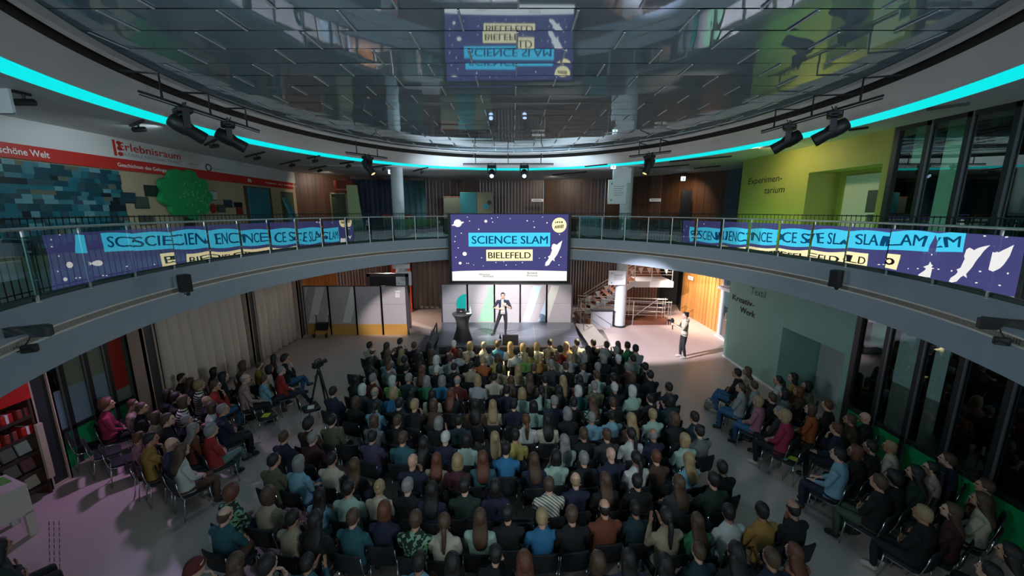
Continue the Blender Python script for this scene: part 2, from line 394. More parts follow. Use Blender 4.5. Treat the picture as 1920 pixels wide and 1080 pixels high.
# teal wall with its door recess
RY0, RY1, RH, RX, RD = 9.07, 11.32, 2.08, 8.12, 9.35
mb = MB()
def wallrect(mb, x, ya, yb, za, zb, m=0): mb.quad((x, ya, za), (x, yb, za), (x, yb, zb), (x, ya, zb), m)
wallrect(mb, RX, RY1, 14.35, 0, ZS+.02); wallrect(mb, RX, 8.85, RY0, 0, ZS+.02); wallrect(mb, RX, RY0, RY1, RH, ZS+.02)
mb.quad((RX, RY1, 0), (RD, RY1, 0), (RD, RY1, RH), (RX, RY1, RH)); mb.quad((RX, RY0, 0), (RD, RY0, 0), (RD, RY0, RH), (RX, RY0, RH))
mb.quad((RX, RY0, RH), (RX, RY1, RH), (RD, RY1, RH), (RD, RY0, RH)); wallrect(mb, RD, RY0, RY1, 0, RH)
mb.quad((RX, 14.35, 0), (9.5, 14.6, 0), (9.5, 14.6, ZS), (RX, 14.35, ZS))
struct(mb.build('wall_right', M_teal, fix=False))
mb = MB(); mb.box(RX-.012, RY1, 0, RX, 14.35, .075); mb.box(RX-.012, 8.85, 0, RX, RY0, .075); mb.box(RX, RY1-.012, 0, RD, RY1, .075)
struct(mb.build('baseboard_right', M_paper))
d1 = struct(MB().box(RD-.05, RY0+.12, 0, RD-.005, RY1-.05, RH-.03).build('door_1', M_door))
MB().tube([(RD-.05, RY0+.95, 1.02), (RD-.10, RY0+.95, 1.02), (RD-.10, RY0+.82, 1.02)], .012).box(RD-.058, RY0+.9, .98, RD-.05, RY0+1.0, 1.06).build('door_handle', M_black, d1)
MB().box(RD-.056, RY0+.7, 1.30, RD-.05, RY0+.95, 1.36).box(RD-.056, RY0+.7, 1.38, RD-.05, RY0+.85, 1.41).build('door_sign', M_letter, d1)
# white framed glass door in the corner by the wood wall
d2 = struct(MB().box(9.30, 16.95, 0, 9.42, 17.10, ZS).box(9.05, 15.75, 0, 9.2, 15.9, ZS).box(9.05, 15.9, 2.15, 9.42, 16.95, 2.28).box(9.1, 15.9, 0, 9.3, 16.95, .06).build('door_2', M_door))
MB().quad((9.14, 15.9, .06), (9.36, 16.95, .06), (9.36, 16.95, 2.15), (9.14, 15.9, 2.15)).quad((9.14, 15.9, 2.28), (9.36, 16.95, 2.28), (9.36, 16.95, ZS), (9.14, 15.9, ZS)).build('pane', M_wglass, d2)
MB().tube([(9.1, 16.05, .95), (9.05, 16.08, .95), (9.05, 16.08, 1.25), (9.1, 16.05, 1.25)], .014).build('door_handle', M_steel, d2)
struct(strip('wall_right_return', [(9.9, 14.6), (9.9, 17.3)], 0, ZS, M_backroom, side=-1))
# right windows below
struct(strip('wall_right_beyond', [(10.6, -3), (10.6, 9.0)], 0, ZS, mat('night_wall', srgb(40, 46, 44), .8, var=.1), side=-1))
wn = 0
def window(x, ya, yb, zs, zt, zdado, sgn, paneM, dadoM, fin=.22, lower=None, lz=1.6):
    """one window bay in a side wall: dado below, deep mullion fin at its near end, pane"""
    global wn; wn += 1
    mb = MB(); fx = sorted((x, x+sgn*fin))
    mb.box(fx[0], ya-.06, zs, fx[1], ya+.06, zt)                       # mullion
    fr = sorted((x, x+sgn*.07)); mb.box(fr[0], ya, zdado-.0, fr[1], yb, zdado+.09); mb.box(fr[0], ya, zt-.10, fr[1], yb, zt)
    wdw = struct(mb.build('window_%d' % wn, M_mull))
    ed = sorted((x-sgn*.004, x+sgn*.02)); MB().box(ed[0], ya-.065, zs, ed[1], ya-.035, zt).build('mullion_edge', M_alu, wdw)
    px_ = x+sgn*.05
    MB().box(px_-.006, ya+.06, (lz if lower else zdado+.09), px_+.006, yb-.06, zt-.1).build('pane', paneM, wdw)
    if lower: MB().box(px_-.006, ya+.06, zdado+.09, px_+.006, yb-.06, lz).build('lower_pane', lower, wdw)
    if dadoM:
        dx = sorted((x+sgn*.015, x+sgn*.09)); MB().box(dx[0], ya+.06, zs, dx[1], yb-.06, zdado).build('dado_panel', dadoM, wdw)
    return wdw
ys = [8.84-.72*i for i in range(0, 12)]
for a, b in zip(ys[1:], ys): window(8.12, a, b, 0, ZS+.02, .80, 1, M_wglass, M_green)
struct(MB().box(8.10, 8.76, 0, 8.36, 8.90, ZS+.02).build('trim_11', M_mull))
# left windows below, with frosted lower panes, and the green dado
M_frost = mat('frosted_pane', srgb(130, 148, 160), .25, var=.03)
M_olive = mat('olive_blind', srgb(112, 124, 104), .5, var=.06)
M_redblind = mat('red_blind', srgb(150, 34, 20), .5, var=.05)
for a, b, pm, lo in ((7.42, 7.85, M_wglass, M_frost), (7.85, 8.35, M_olive, M_frost), (8.35, 8.80, M_olive, M_frost), (8.80, 9.30, M_redblind, M_olive)):
    window(-9.6, a, b, 0, ZS+.02, .80, -1, pm, M_green, lower=lo, lz=1.75 if pm is not M_redblind else 1.2)
def wing(n, yc, dep=.34, wy=.16):
    w_ = struct(MB().box(-9.6, yc-wy, 0, -9.6+dep, yc+wy, ZS+.02).build('trim_%d' % n, mat('wing_panel', (.03, .034, .036), .35, var=.08)))
    MB().box(-9.6, yc-wy-.03, 0, -9.56+dep, yc-wy, ZS+.02).box(-9.6, yc+wy, 0, -9.56+dep, yc+wy+.03, ZS+.02).box(-9.6, yc-wy, 0, -9.57+dep, yc+wy, .05).box(-9.6+dep-.02, yc-wy-.03, 0, -9.56+dep, yc-wy+.03, ZS).box(-9.6+dep-.02, yc+wy-.02, 0, -9.56+dep, yc+wy+.03, ZS).build('wood_edge', M_lightwood, w_)
wing(12, 7.14); wing(13, 9.55); wing(14, 13.55); wing(15, 16.75)
struct(strip('wall_left_side', [(-9.62, 9.7), (-9.62, 13.4)], 0, ZS, M_backroom)); struct(strip('wall_left_far', [(-9.62, 13.7), (-9.62, 16.6)], 0, ZS, M_backroom))
# upper storey
AL, BL = (-10.05, 3.0), (-11.1, 20.7)
struct(strip('wall_gallery_left', [(-9.8, -3), AL, BL], ZG, ZC, M_beige))
planks('wall_gallery_wood_left', [(-11.1, 20.7), (-9.0, 22.6), (-6.0, 24.2)], ZG, ZC, M_woodU, w=.2)
planks('wall_gallery_back', [(-6.0, 24.2), (-2, 25.4), (2, 25.5), (5.6, 24.3), (8.2, 22.2), (10.3, 19.5)], ZG, ZC, M_woodU, w=.2)
struct(strip('wall_gallery_jamb', [(10.3, 19.5), (10.45, 18.6), (10.45, 15.8), (8.95, 15.8)], ZG, ZC, mat('blue_grey_paint', srgb(70, 88, 104), .7, var=.05)))
GX, GY0, GY1, GH, GD = 8.93, 9.85, 12.25, 6.62, 9.9
mb = MB(); wallrect(mb, GX, GY1, 15.8, ZG, ZC); wallrect(mb, GX, 9.68, GY0, ZG, ZC); wallrect(mb, GX, GY0, GY1, GH, ZC)
mb.quad((GX, GY1, ZG), (GD, GY1, ZG), (GD, GY1, GH), (GX, GY1, GH)); mb.quad((GX, GY0, ZG), (GD, GY0, ZG), (GD, GY0, GH), (GX, GY0, GH))
mb.quad((GX, GY0, GH), (GX, GY1, GH), (GD, GY1, GH), (GD, GY0, GH)); wallrect(mb, GD, GY0, GY1, ZG, GH); mb.quad((GX, 15.8, ZG), (9.2, 15.8, ZG), (9.2, 15.8, ZC), (GX, 15.8, ZC))
struct(mb.build('wall_gallery_right', M_lime, fix=False))
d3 = struct(MB().box(GD-.06, GY0+.1, ZG, GD-.01, GY1-.3, GH-.12).build('door_3', M_door))
MB().box(GD-.066, 10.75, 5.45, GD-.06, 11.15, 6.05).box(GD-.066, 10.85, 5.2, GD-.06, 11.05, 5.4).build('notice', mat('dark_notice', (.04, .05, .07), .5, var=.2), d3)
MB().tube([(GD-.06, 10.1, 5.25), (GD-.12, 10.1, 5.25), (GD-.12, 10.25, 5.25)], .014).build('door_handle', M_black, d3)
struct(strip('wall_gallery_beyond', [(10.9, -3), (10.9, 9.7)], ZG, ZC, mat('dark_green_room_paint', srgb(30, 84, 44), .7, var=.15), side=-1))
ys = [9.66-.76*i for i in range(0, 12)]
for a, b in zip(ys[1:], ys): window(8.93, a, b, ZG, ZC, ZG+.5, 1, glass_mat('tinted_window_glass', (.3, .5, .36), .12), None, fin=.34)
struct(MB().box(8.92, 9.55, ZG, 9.3, 9.68, ZC).build('trim_16', M_mull))
# columns with their sign collars
def pos_col(i, x, y, r):
    c = struct(MB().lathe([(r, 0), (r, ZS)], 28).build('column_%d' % i, M_conc, smooth=True, loc=(x, y, 0)))
    MB().lathe([(r+.04, 0), (r+.04, .06), (r, .08)], 28).build('base_ring', M_dark, c)
    u = struct(MB().lathe([(r, ZG), (r, ZC)], 28).build('column_%d' % (i+2), M_conc, smooth=True, loc=(x, y, 0)))
    MB().lathe([(r+.04, ZG), (r+.04, ZG+.12), (r, ZG+.14)], 28).build('base_ring', M_dark, u)
pos_col(1, -5.2, 18.35, .27); pos_col(2, 5.2, 18.35, .27)
# ------------------------------------------------------------------ gallery railings
def arc_ts(t0, sgn, n, step):
    """n parameters along the oval from t0, equally spaced by arc length"""
    out = [t0]; t = t0
    while len(out) < n:
        acc = 0; p = ring(t)
        while acc < step:
            t += sgn*.0008; q = ring(t); acc += (q-p).length; p = q
        out.append(t)
    return out
def railing(side, t0, npost, nback):
    fw = arc_ts(t0, -side, npost, 1.092); bk = arc_ts(t0, side, nback+1, 1.092)[1:]
    ts = list(reversed(bk))+fw
    r = empty('glass_railing', ring(ts[len(ts)//2], 1, ZG), 'curved glass gallery railing with steel posts, %s the big screen' % ('left of' if side < 0 else 'right of'), 'railing')
    inv = Matrix.Translation(-r.location)
    ts_f = [ts[0]+(ts[-1]-ts[0])*i/160 for i in range(161)]
    if side: end = fw[-1]
    MB().tube([ring(t, 1, ZR) for t in ts_f], .024, 8).build('handrail', M_steel, r, True)
    MB().tube([ring(t, 1, ZG+.10, .01) for t in ts_f], .018, 6).build('bottom_rail', M_kerb, r, True)
    rn = random.Random(5+side)
    for i, t in enumerate(ts):
        p = ring(t, 1, ZG); q = ring(t, 1, ZR)
        MB().tube([p, q], .021, 8).lathe([(.045, 0), (.045, .012), (.03, .02)], 10, M=Matrix.Translation(p)).tube([ring(t, 1, ZG+.32, -.05), ring(t, 1, ZG+.32, .0)], .018, 6).tube([ring(t, 1, ZG+.72, -.05), ring(t, 1, ZG+.72, .0)], .018, 6).build('post', M_steel, r, True)
        if i+1 < len(ts):
            tb_ = ts[i+1]; N, K = 14, 6; g = .035/1.092; bow = rn.uniform(.0002, .0016); bz = rn.uniform(.0022, .0040); vv = []
            ci = (nback+4.6) if side < 0 else (nback+3.7); tc_ = (t+tb_)/2
            def ang(q): d_ = ring(q+.002)-ring(q-.002); return math.atan2(d_.y, d_.x)
            lo = min(len(ts)-2, max(0, int(ci))); tcen = ts[lo]+(ts[lo+1]-ts[lo])*(ci-int(ci)); dl = ang(tc_)-ang(tcen); dl = (dl+PI) % (2*PI)-PI
            dl = max(-.07, min(.07, -.20*dl))*(1 if abs(i-ci) < 7.5 else 0)
            pc = ring(tc_, 1, 0, -.045); Rm = Matrix.Translation(pc)@Matrix.Rotation(dl, 4, 'Z')@Matrix.Translation(-pc)
            for k in range(K+1):
                for u in range(N+1):
                    f = g+(1-2*g)*u/N; vv.append(Rm@ring(t+(tb_-t)*f, 1, ZG+.12+(ZR-.1-ZG-.12)*k/K, -.045+bow*math.sin(PI*u/N)**2+bz*math.sin(PI*k/K)*(.55+.45*math.sin(PI*u/N))))
            MB().add(vv, [(k*(N+1)+u, k*(N+1)+u+1, (k+1)*(N+1)+u+1, (k+1)*(N+1)+u) for k in range(K) for u in range(N)]).build('glass_pane', M_glass, r, True, fix=False)
    for ch in r.children: ch.matrix_parent_inverse = inv
    return r
railing(-1, -1.9887, 15, 4)
railing(1, 2.0111, 15, 4)
# the old iron balustrade behind the glass
def fence(side, ta, tb, nbars):
    r = empty('iron_balustrade', ring((ta+tb)/2, 1, ZG), 'black iron bar balustrade standing behind the %s glass railing' % ('left' if side < 0 else 'right'), 'railing')
    inv = Matrix.Translation(-r.location)
    tt = [ta+(tb-ta)*i/120 for i in range(121)]
    MB().tube([ring(t, 1, 5.385, .34) for t in tt], .013, 6).build('top_rail', M_dark, r, True)
    MB().tube([ring(t, 1, ZG+.09, .34) for t in tt], .010, 6).build('bottom_rail', M_dark, r, True)
    bars = arc_ts(ta, -side, nbars, .125)
    me = None
    for i, t in enumerate(bars[:100]):
        p = ring(t, 1, ZG, .34)
        if me is None: me = MB().tube([(0, 0, 0), (0, 0, 1.19)], .0075, 6).mesh('bar', M_dark, True)
        inst('bar', me, r, Matrix.Translation(p))
    rest = MB()
    for t in bars[100:]: rest.tube([ring(t, 1, ZG, .34), ring(t, 1, 5.40, .34)], .0075, 5)
    if len(bars) > 100: rest.build('further_bars', M_dark, r, True)['kind'] = 'stuff'
    for ch in r.children: ch.matrix_parent_inverse = inv
fence(-1, -2.25, -.33, 150); fence(1, 2.25, .32, 150)

# ------------------------------------------------------------------ the screen
SY = 18.1; SX0, SX1, SZ0, SZ1 = -2.79, 2.56, 2.28, 5.34
scr = empty('led_screen', ((SX0+SX1)/2, SY, SZ0), 'large glowing screen reading SCIENCE SLAM BIELEFELD above the stage', 'screen')
inv = Matrix.Translation(-scr.location)
MB().box(SX0-.14, SY+.02, SZ0-.17, SX1+.14, SY+.28, SZ1+.04).build('casing', M_black, scr)
mb = MB()
for k in range(5):
    x = SX0+.6+k*1.04; mb.box(x-.04, SY+.1, 0.0, x+.04, SY+.18, SZ0-.16)
mb.build('support_legs', M_dark, scr)
def em(name, c, s=1.): return mat(name, (0, 0, 0), .5, emit=c, estr=s, spec=.0)
mats = [em('screen_navy', (.068, .067, .215)), em('screen_white', (1.0, .97, .95)), em('screen_cyan', (.075, .70, 1.02)), em('screen_cream', (1.25, 1.06, .60)),
        em('screen_ink_blue', (.004, .07, .17)), em('screen_ink', (.012, .010, .012)), em('screen_navy_light', (.075, .072, .30))]
def sc(x, y): return ((x-229)/853.*(SX1-SX0), (552-y)/510.*(SZ1-SZ0))
F = frame((SX0, SY, SZ0), (1, 0, 0), (0, 0, 1))
dm = MB()
W_, H_ = SX1-SX0, SZ1-SZ0
dm.quad(F(0, 0), F(W_, 0), F(W_, H_), F(0, H_), 0)
def dpoly(pts, m, d): dm.add([F(*sc(x, y), d) for x, y in pts], [tuple(range(len(pts)))], m)
def ddisc(x, y, rx, m, d, ry=None, rot=0, n=18):
    ry = ry or rx; dpoly([(x+rx*math.cos(a)*math.cos(rot)-ry*math.sin(a)*math.sin(rot), y-rx*math.cos(a)*math.sin(rot)-ry*math.sin(a)*math.cos(rot)) for a in [2*PI*i/n for i in range(n)]], m, d)
dpoly([(229, 552), (1082, 552), (1082, 476)]+[(1082-853*i/12, 476-8*math.sin(PI*i/12)) for i in range(1, 12)]+[(229, 479)], 1, .002)
dpoly([(356, 285), (953, 285), (953, 179), (356, 180)], 2, .003)
dpoly([(484, 396), (826, 394), (826, 307), (484, 309)], 3, .003)
def dtext(s, x0, x1, yb, hpx, m, d, bold=.012):
    """text between two abscissae, cap height hpx"""
    a, b = sc(x0, yb); kz = hpx/510.*H_/.72
    t = MB().text(s, frame((0, 0, 0), (1, 0, 0), (0, 1, 0)), 1, 0, bold=0)
    xs = [v[0] for v in t.v]; k = (sc(x1, 0)[0]-a)/(max(xs)-min(xs)); mn = min(xs)
    for j, sh in enumerate((-.018, 0, .018) if bold > .012 else (0,)): dm.add([F(a+(v[0]-mn)*k+sh*kz, b+v[1]*kz, d+j*.0004) for v in t.v], t.f, m)
dtext('SCIENCE SLAM', 380, 935, 263, 62, 4, .005, .016); dtext('BIELEFELD', 499, 811, 376, 50, 5, .005, .02)
dtext('Wissens', 428, 508, 508, 13, 5, .005, .004); dtext('werkstadt', 455, 537, 522, 13, 5, .005, .004)
dtext('Scied', 787, 858, 497, 16, 5, .005, .004); dtext('Prisma', 787, 864, 517, 13, 5, .005, .004)
ddisc(280, 108, 29, 1, .004); ddisc(281, 112, 46, 1, .0045, 9, .28)
ddisc(1017, 123, 53, 3, .004, 57); 
for (x, y, w_, h_) in ((990, 100, 10, 6), (1004, 98, 10, 8), (1020, 98, 9, 8), (1036, 98, 10, 9)): dpoly([(x-w_/2, y+h_), (x+w_/2, y+h_), (x+w_/2, y-h_+4), (x-w_/2, y-h_+4)], 5, .006)
for i in range(6): dpoly([(984+i*11, 148), (991+i*11, 148-i), (994+i*11, 126-i*2), (987+i*11, 128-i*2)], 5, .006)
for (x, y, r) in ((484, 93, 11), (526, 71, 4), (533, 100, 4), (366, 92, 4), (351, 63, 3), (432, 154, 5), (325, 341, 16), (290, 413, 11), (339, 414, 4), (352, 415, 4), (784, 90, 5), (829, 95, 3),
                  (836, 138, 5), (928, 105, 5), (1020, 193, 4), (631, 428, 4), (555, 408, 4), (751, 408, 4), (449, 372, 4), (304, 183, 4), (260, 208, 4), (255, 246, 4), (279, 295, 4), (260, 368, 4),
                  (918, 371, 4), (1034, 366, 4), (875, 374, 3), (660, 74, 3), (569, 65, 3), (895, 62, 3), (1022, 427, 4), (390, 427, 3), (460, 435, 3), (702, 427, 3), (613, 402, 3)): ddisc(x, y, r, 1, .003, n=10)
dpoly([(1042, 238), (1030, 292), (1008, 345), (985, 380), (990, 400), (974, 388), (962, 400), (950, 425), (930, 435), (918, 432), (922, 408), (940, 385), (946, 372), (938, 362), (955, 352), (966, 318), (985, 290), (1012, 262)], 1, .004)
dpoly([(963, 300), (968, 272), (980, 262), (1000, 270), (1004, 292), (990, 322), (972, 322)], 1, .0045)
for m_ in mats:
    m_.node_tree.nodes['Principled BSDF'].inputs['Emission Strength'].default_value = .76
dm.build('display', mats, scr, fix=False)
for ch in scr.children: ch.matrix_parent_inverse = inv

# ------------------------------------------------------------------ stage, its panels and what stands on it
st = empty('stage', (-.15, 16, 0), 'low black stage platform below the big screen', 'stage'); inv = Matrix.Translation(-st.location)
SH = .40
M_stage = mat('stage_boards', (.15, .15, .18), .33, var=.25, vscale=1.5, bump=.02)
fl = [(-2.9, 14.45), (2.70, 14.45), (2.86, 17.62), (-3.25, 17.62)]
MB().prism(fl, lambda a, b, c: Vector((a, b, c)), SH-.08, SH).build('deck', M_stage, st)
ins = [(-2.84, 14.52), (2.64, 14.52), (2.8, 17.6), (-3.18, 17.6)]
mb = MB(); mb.prism(ins, lambda a, b, c: Vector((a, b, c)), 0.0, SH-.08)
mb.build('skirt', mat('black_pleated_skirt', (.03, .03, .033), .8, bump=.6, bscale=14), st)
mb = MB()
for x in (-1.0, .95): mb.box(x-.006, 14.5, SH, x+.006, 17.6, SH+.002)
for y in (15.5, 16.55): mb.box(-3, y-.006, SH, 2.75, y+.006, SH+.002)
mb.build('seam_lines', mat('deck_seam', (.35, .37, .42), .4, var=.05), st)
for ch in st.children: ch.matrix_parent_inverse = inv
M_panel = mat('panel_grey', srgb(178, 168, 172), .55, var=.02, vscale=3)
M_pbase = wood_mat('panel_wood_base', (.50, .24, .05), (.62, .32, .08))
M_ppost = mat('panel_post', srgb(70, 62, 66), .5, var=.05)
M_stripe = mat('panel_pale_stripe', srgb(215, 214, 205), .5, var=.01)
M_stripeb = mat('panel_sky_stripe', srgb(188, 210, 232), .5, var=.01)
M_stripeg = mat('panel_green_stripe', srgb(146, 196, 160), .5, var=.01)
M_disc = mat('panel_turquoise_disc', srgb(10, 175, 165), .5, var=.01)
def board(x0, x1, y, z0, z1, zb, label, art=(), mats_=(), group=None, dz=0):
    """exhibition board: grey panel over a timber base, dark posts; art = list of (polygon in metres from x0 and z0, material)"""
    r = empty('display_board', ((x0+x1)/2, y, dz), label, 'display board', group); inv = Matrix.Translation(-r.location)
    MB().box(x0+.03, y, zb, x1-.03, y+.05, z1).build('panel', M_panel, r)
    MB().box(x0+.03, y-.003, (zb+z1)/2+.05, x1-.03, y-.0005, (zb+z1)/2+.056).build('joint_line', M_ppost, r)
    if zb > z0: MB().box(x0+.03, y-.01, z0, x1-.03, y+.05, zb).box(x0+.03, y-.012, (z0+zb)/2, x1-.03, y-.01, (z0+zb)/2+.004).build('base', M_pbase, r)
    for xx in (x0, x1): MB().box(xx-.028, y-.03, z0, xx+.028, y+.09, z1+.02).build('post', M_ppost, r)
    MB().box(x0, y-.01, z1, x1, y+.07, z1+.03).build('top_bar', M_ppost, r)
    F = frame((x0, y-.003, z0), (1, 0, 0), (0, 0, 1))
    for nm, poly, m in art:
        if nm == 'TEXT':
            lm = MB(); lm.text('BI', F, .26, .002, align='LEFT', bold=.012, sx=.95)
            lm.v = [(v[0]+poly[0], v[1], v[2]+poly[1]) for v in lm.v]; b_ = poly[1]+.225; a_ = poly[0]+.01
            lm.add([F(a_+p, b_+q, .002) for p, q in ((0, 0), (.21, 0), (.22, .10), (.16, .045), (.155, .10), (.105, .045), (.10, .10), (.05, .045), (-.005, .10))], [(0, 1, 2, 3), (0, 3, 5), (3, 4, 5), (0, 5, 7), (5, 6, 7), (0, 7, 8)])
            lm.build('crown_letters', m, r, fix=False); continue
        MB().prism([(a, b) for a, b in poly], F, 0, .0025).build(nm, m, r)
    for ch in r.children: ch.matrix_parent_inverse = inv
    return r
# behind the stage (five boards)
PXS = [827.5, 876.5, 927, 975.5, 1025, 1073]; PY = 17.72
xs = [at_y(p, 545, PY).x for p in PXS]; zt = 2.17
def pw(i, cx, cy):   # sketch coordinates of the boards -> metres from the board's lower left
    p = at_y(840+cx/6.75, 500+cy/6.75, PY); return (p.x-xs[i], max(.42, min(p.z, zt-.03)))
lab = ['leftmost grey display board behind the stage, with a turquoise half disc', 'grey display board behind the stage with a pale green slanted stripe', 'middle grey display board right behind the speaker on stage',
       'grey display board behind the stage with wide pale blue slanted stripes', 'rightmost grey display board behind the stage, one white slanted stripe']
art = [[('turquoise_disc', [pw(0, 228+min(0, 122*math.cos(a)), 468-122*math.sin(a)) for a in [PI/2+PI*i/16 for i in range(17)]], M_disc)],
       [('stripe', [pw(1, *p) for p in ((385, 690), (572, 690), (572, 242), (522, 242))], M_stripeg)],
       [('stripe', [pw(2, *p) for p in ((600, 375), (642, 242), (600, 242))], M_stripe)],
       [('stripe', [pw(3, *p) for p in ((930, 375), (972, 242), (930, 242))], M_stripe), ('stripe', [pw(3, *p) for p in ((940, 690), (1030, 690), (1185, 242), (1080, 242))], M_stripeb), ('stripe', [pw(3, *p) for p in ((1135, 690), (1232, 690), (1232, 420))], M_stripeb)],
       [('stripe', [pw(4, *p) for p in ((1262, 690), (1262, 370), (1305, 242), (1412, 242))], M_stripe)]]
for i in range(5): board(xs[i], xs[i+1], PY, .0, zt, .32, lab[i], art[i], group='display boards behind the stage')
# left, on the floor (four boards)
PXL = [571, 618, 667.5, 716.5, 764]; LY = 17.0; xl = [at_y(p, 580, LY).x for p in PXL]; zl = 2.22
def pl(i, cx, cy):
    p = at_y(530+cx/5.683, 470+cy/5.683, LY); return (p.x-xl[i], max(.52, min(p.z, zl-.02)))
artl = [[('stripe', [pl(0, *p) for p in ((238, 520), (268, 385), (238, 385))], M_stripe), ('stripe', [pl(0, *p) for p in ((278, 765), (362, 765), (445, 385), (352, 385))], M_stripe), ('stripe', [pl(0, *p) for p in ((458, 765), (490, 765), (490, 590))], M_stripe)],
        [('stripe', [pl(1, *p) for p in ((640, 765), (728, 765), (765, 600), (765, 385), (726, 385))], M_stripe)], [], [('TEXT', (.62, 1.74), M_paper)]]
labl = ['grey display board with two pale stripes, walking frame in front of it', 'grey display board with one pale slanted stripe, left of the stage', 'plain grey display board beside the one with the BI letters', 'grey display board with white BI letters under a crown']
for i in range(4): board(xl[i], xl[i+1], LY, 0, zl, .50, labl[i], artl[i], group='display boards on the floor left of the stage')
# orange wall panel seen past the boards, frames behind the boards
tag(MB().box(-6.55, 21.0, 0.0, -5.5, 21.08, 3.1).build('banner', mat('orange_banner', srgb(226, 74, 28), .5, var=.04)), 'orange red panel standing behind the BI display board and its column', 'banner')
bx = empty('door_frame_panel', (-5.6, 17.9, 0), 'dark framed opening rising behind the grey display boards', 'panel')
MB().box(-6.75, 17.95, 0, -6.6, 18.1, 2.62).box(-4.95, 17.95, 0, -4.8, 18.1, 2.62).box(-6.75, 17.95, 2.5, -4.8, 18.1, 2.65).build('frame', M_ppost, bx, loc=(5.6, -17.9, 0))
MB().box(-6.6, 18.02, 0, -4.95, 18.08, 2.5).build('dark_panel', M_dark, bx, loc=(5.6, -17.9, 0))
# cocktail table with stretch cover
tb = empty('cocktail_table', (-1.98, 15.12, SH), 'round cocktail table under a black stretch cover on the stage', 'table')
def quadfoot(r, q, n=32, z=0):
    return [Vector(((r*(1+q*abs(math.cos(2*(2*PI*k/n)))**2))*math.cos(2*PI*k/n), (r*(1+q*abs(math.cos(2*(2*PI*k/n)))**2))*math.sin(2*PI*k/n), z)) for k in range(n)]
MB().loft([quadfoot(r, q, 32, z) for r, q, z in ((.33, .22, .01), (.31, .16, .12), (.255, .05, .4), (.235, 0, .6), (.255, 0, .8), (.31, 0, .95), (.38, 0, 1.04), (.40, 0, 1.07))]).build('stretch_cover', mat('black_stretch_fabric', (.035, .036, .04), .7, bump=.05), tb, True)
MB().lathe([(.40, 1.07), (.405, 1.085), (.395, 1.10), (.0, 1.102)], 32).build('tabletop', mat('black_tabletop', (.04, .04, .045), .6, var=.05), tb, True)
lp = empty('laptop', (-2.02, 15.08, SH+1.102), 'black open laptop on the cocktail table on stage', 'laptop')
MB().rbox(-.17, -.02, 0, .17, .22, .018, .02).build('keyboard_base', M_black, lp)
MB().box(-.17, -.035, .01, .17, -.02, .23, M=Matrix.Rotation(math.radians(12), 4, 'X')).build('screen_lid', M_black, lp)
MB().box(-.03, -.0385, .10, -.005, -.0355, .12, M=Matrix.Rotation(math.radians(12), 4, 'X')).box(.01, -.0385, .10, .04, -.0355, .12, M=Matrix.Rotation(math.radians(12), 4, 'X')).build('lid_badge', M_paper, lp)
pp = empty('paper_sheets', (-1.72, 15.1, SH+1.103), 'loose white paper sheets beside the laptop', 'paper')
MB().box(-.1, -.08, 0, .12, .09, .004, M=Matrix.Rotation(.3, 4, 'Z')).build('lower_sheet', M_paper, pp); MB().box(-.06, -.1, .004, .1, .05, .007, M=Matrix.Rotation(-.4, 4, 'Z')).build('upper_sheet', M_paper, pp)
bt = empty('bottle', (-1.66, 15.2, SH+1.112), 'small clear bottle standing behind the papers on the cocktail table', 'bottle')
MB().lathe([(.03, 0), (.03, .13), (.012, .18), (.012, .21)], 12).build('body', mat('clear_bottle', (.75, .8, .8), .1, var=.05), bt, True); MB().lathe([(.014, .21), (.014, .235)], 10).build('cap', M_paper, bt)
p = at_z(938, 641, SH)
bt = empty('bottle', p, 'dark bottle with pale label standing on the stage edge', 'bottle')
MB().lathe([(.045, 0), (.047, .02), (.047, .19), (.02, .27), (.017, .33)], 14).build('body', mat('dark_bottle_glass', (.012, .012, .014), .1, var=.1), bt, True)
MB().lathe([(.0475, .07), (.0475, .14)], 14).build('label', mat('pale_label', (.5, .5, .5), .5, var=.1), bt, True)
mo = empty('stage_monitor', at_z(957, 645, SH)+Vector((0, .12, 0)), 'black wedge monitor loudspeaker at the front of the stage', 'loudspeaker')
MB().prism([(-.18, 0), (.2, 0), (.2, .12), (-.05, .36), (-.18, .36)], lambda a, b, c: Vector((c, a, b)), -.31, .31).build('cabinet', mat('monitor_cabinet', (.02, .02, .022), .6, bump=.2), mo)
MB().box(-.29, -.186, .03, .29, -.181, .33).build('grille', mat('monitor_grille', (.035, .035, .038), .7, bump=.8, bscale=120), mo)

# ------------------------------------------------------------------ stairs and ramp right of the stage
M_stw = mat('stair_white_edge', srgb(200, 196, 194), .55, var=.03)
M_tread = mat('stair_brown_tread', srgb(104, 60, 40), .5, var=.1)
sr = empty('staircase', (5.0, 19.6, 0), 'white edged staircase with brown treads rising right of the stage', 'staircase'); inv = Matrix.Translation(-sr.location)
sx0, sz0, sx1, sz1, nst = 3.72, .42, 6.15, 2.02, 9
mb = MB(); tr = MB()
for i in range(nst):
    xa = sx0+(sx1-sx0)*i/nst; xb = sx0+(sx1-sx0)*(i+1)/nst; z = sz0+(sz1-sz0)*(i+1)/nst
    tr.box(xa-.02, 19.42, z-.05, xb, 20.85, z)
    tr.box(xb-.02, 19.42, z, xb, 20.85, z+(sz1-sz0)/nst-.05)
tr.build('treads', M_tread, sr)
pts = [(sx0-.02, sz0-.12), (sx0-.02, sz0+.18)]
for i in range(nst):
    xa = sx0+(sx1-sx0)*i/nst; xb = sx0+(sx1-sx0)*(i+1)/nst; z = sz0+(sz1-sz0)*(i+1)/nst; pts += [(xa, z), (xb, z)]
pts += [(8.1, sz1), (8.1, sz1-.26), (6.35, sz1-.26), (sx1-.02, sz1-.42), (sx0+.35, sz0-.12)]
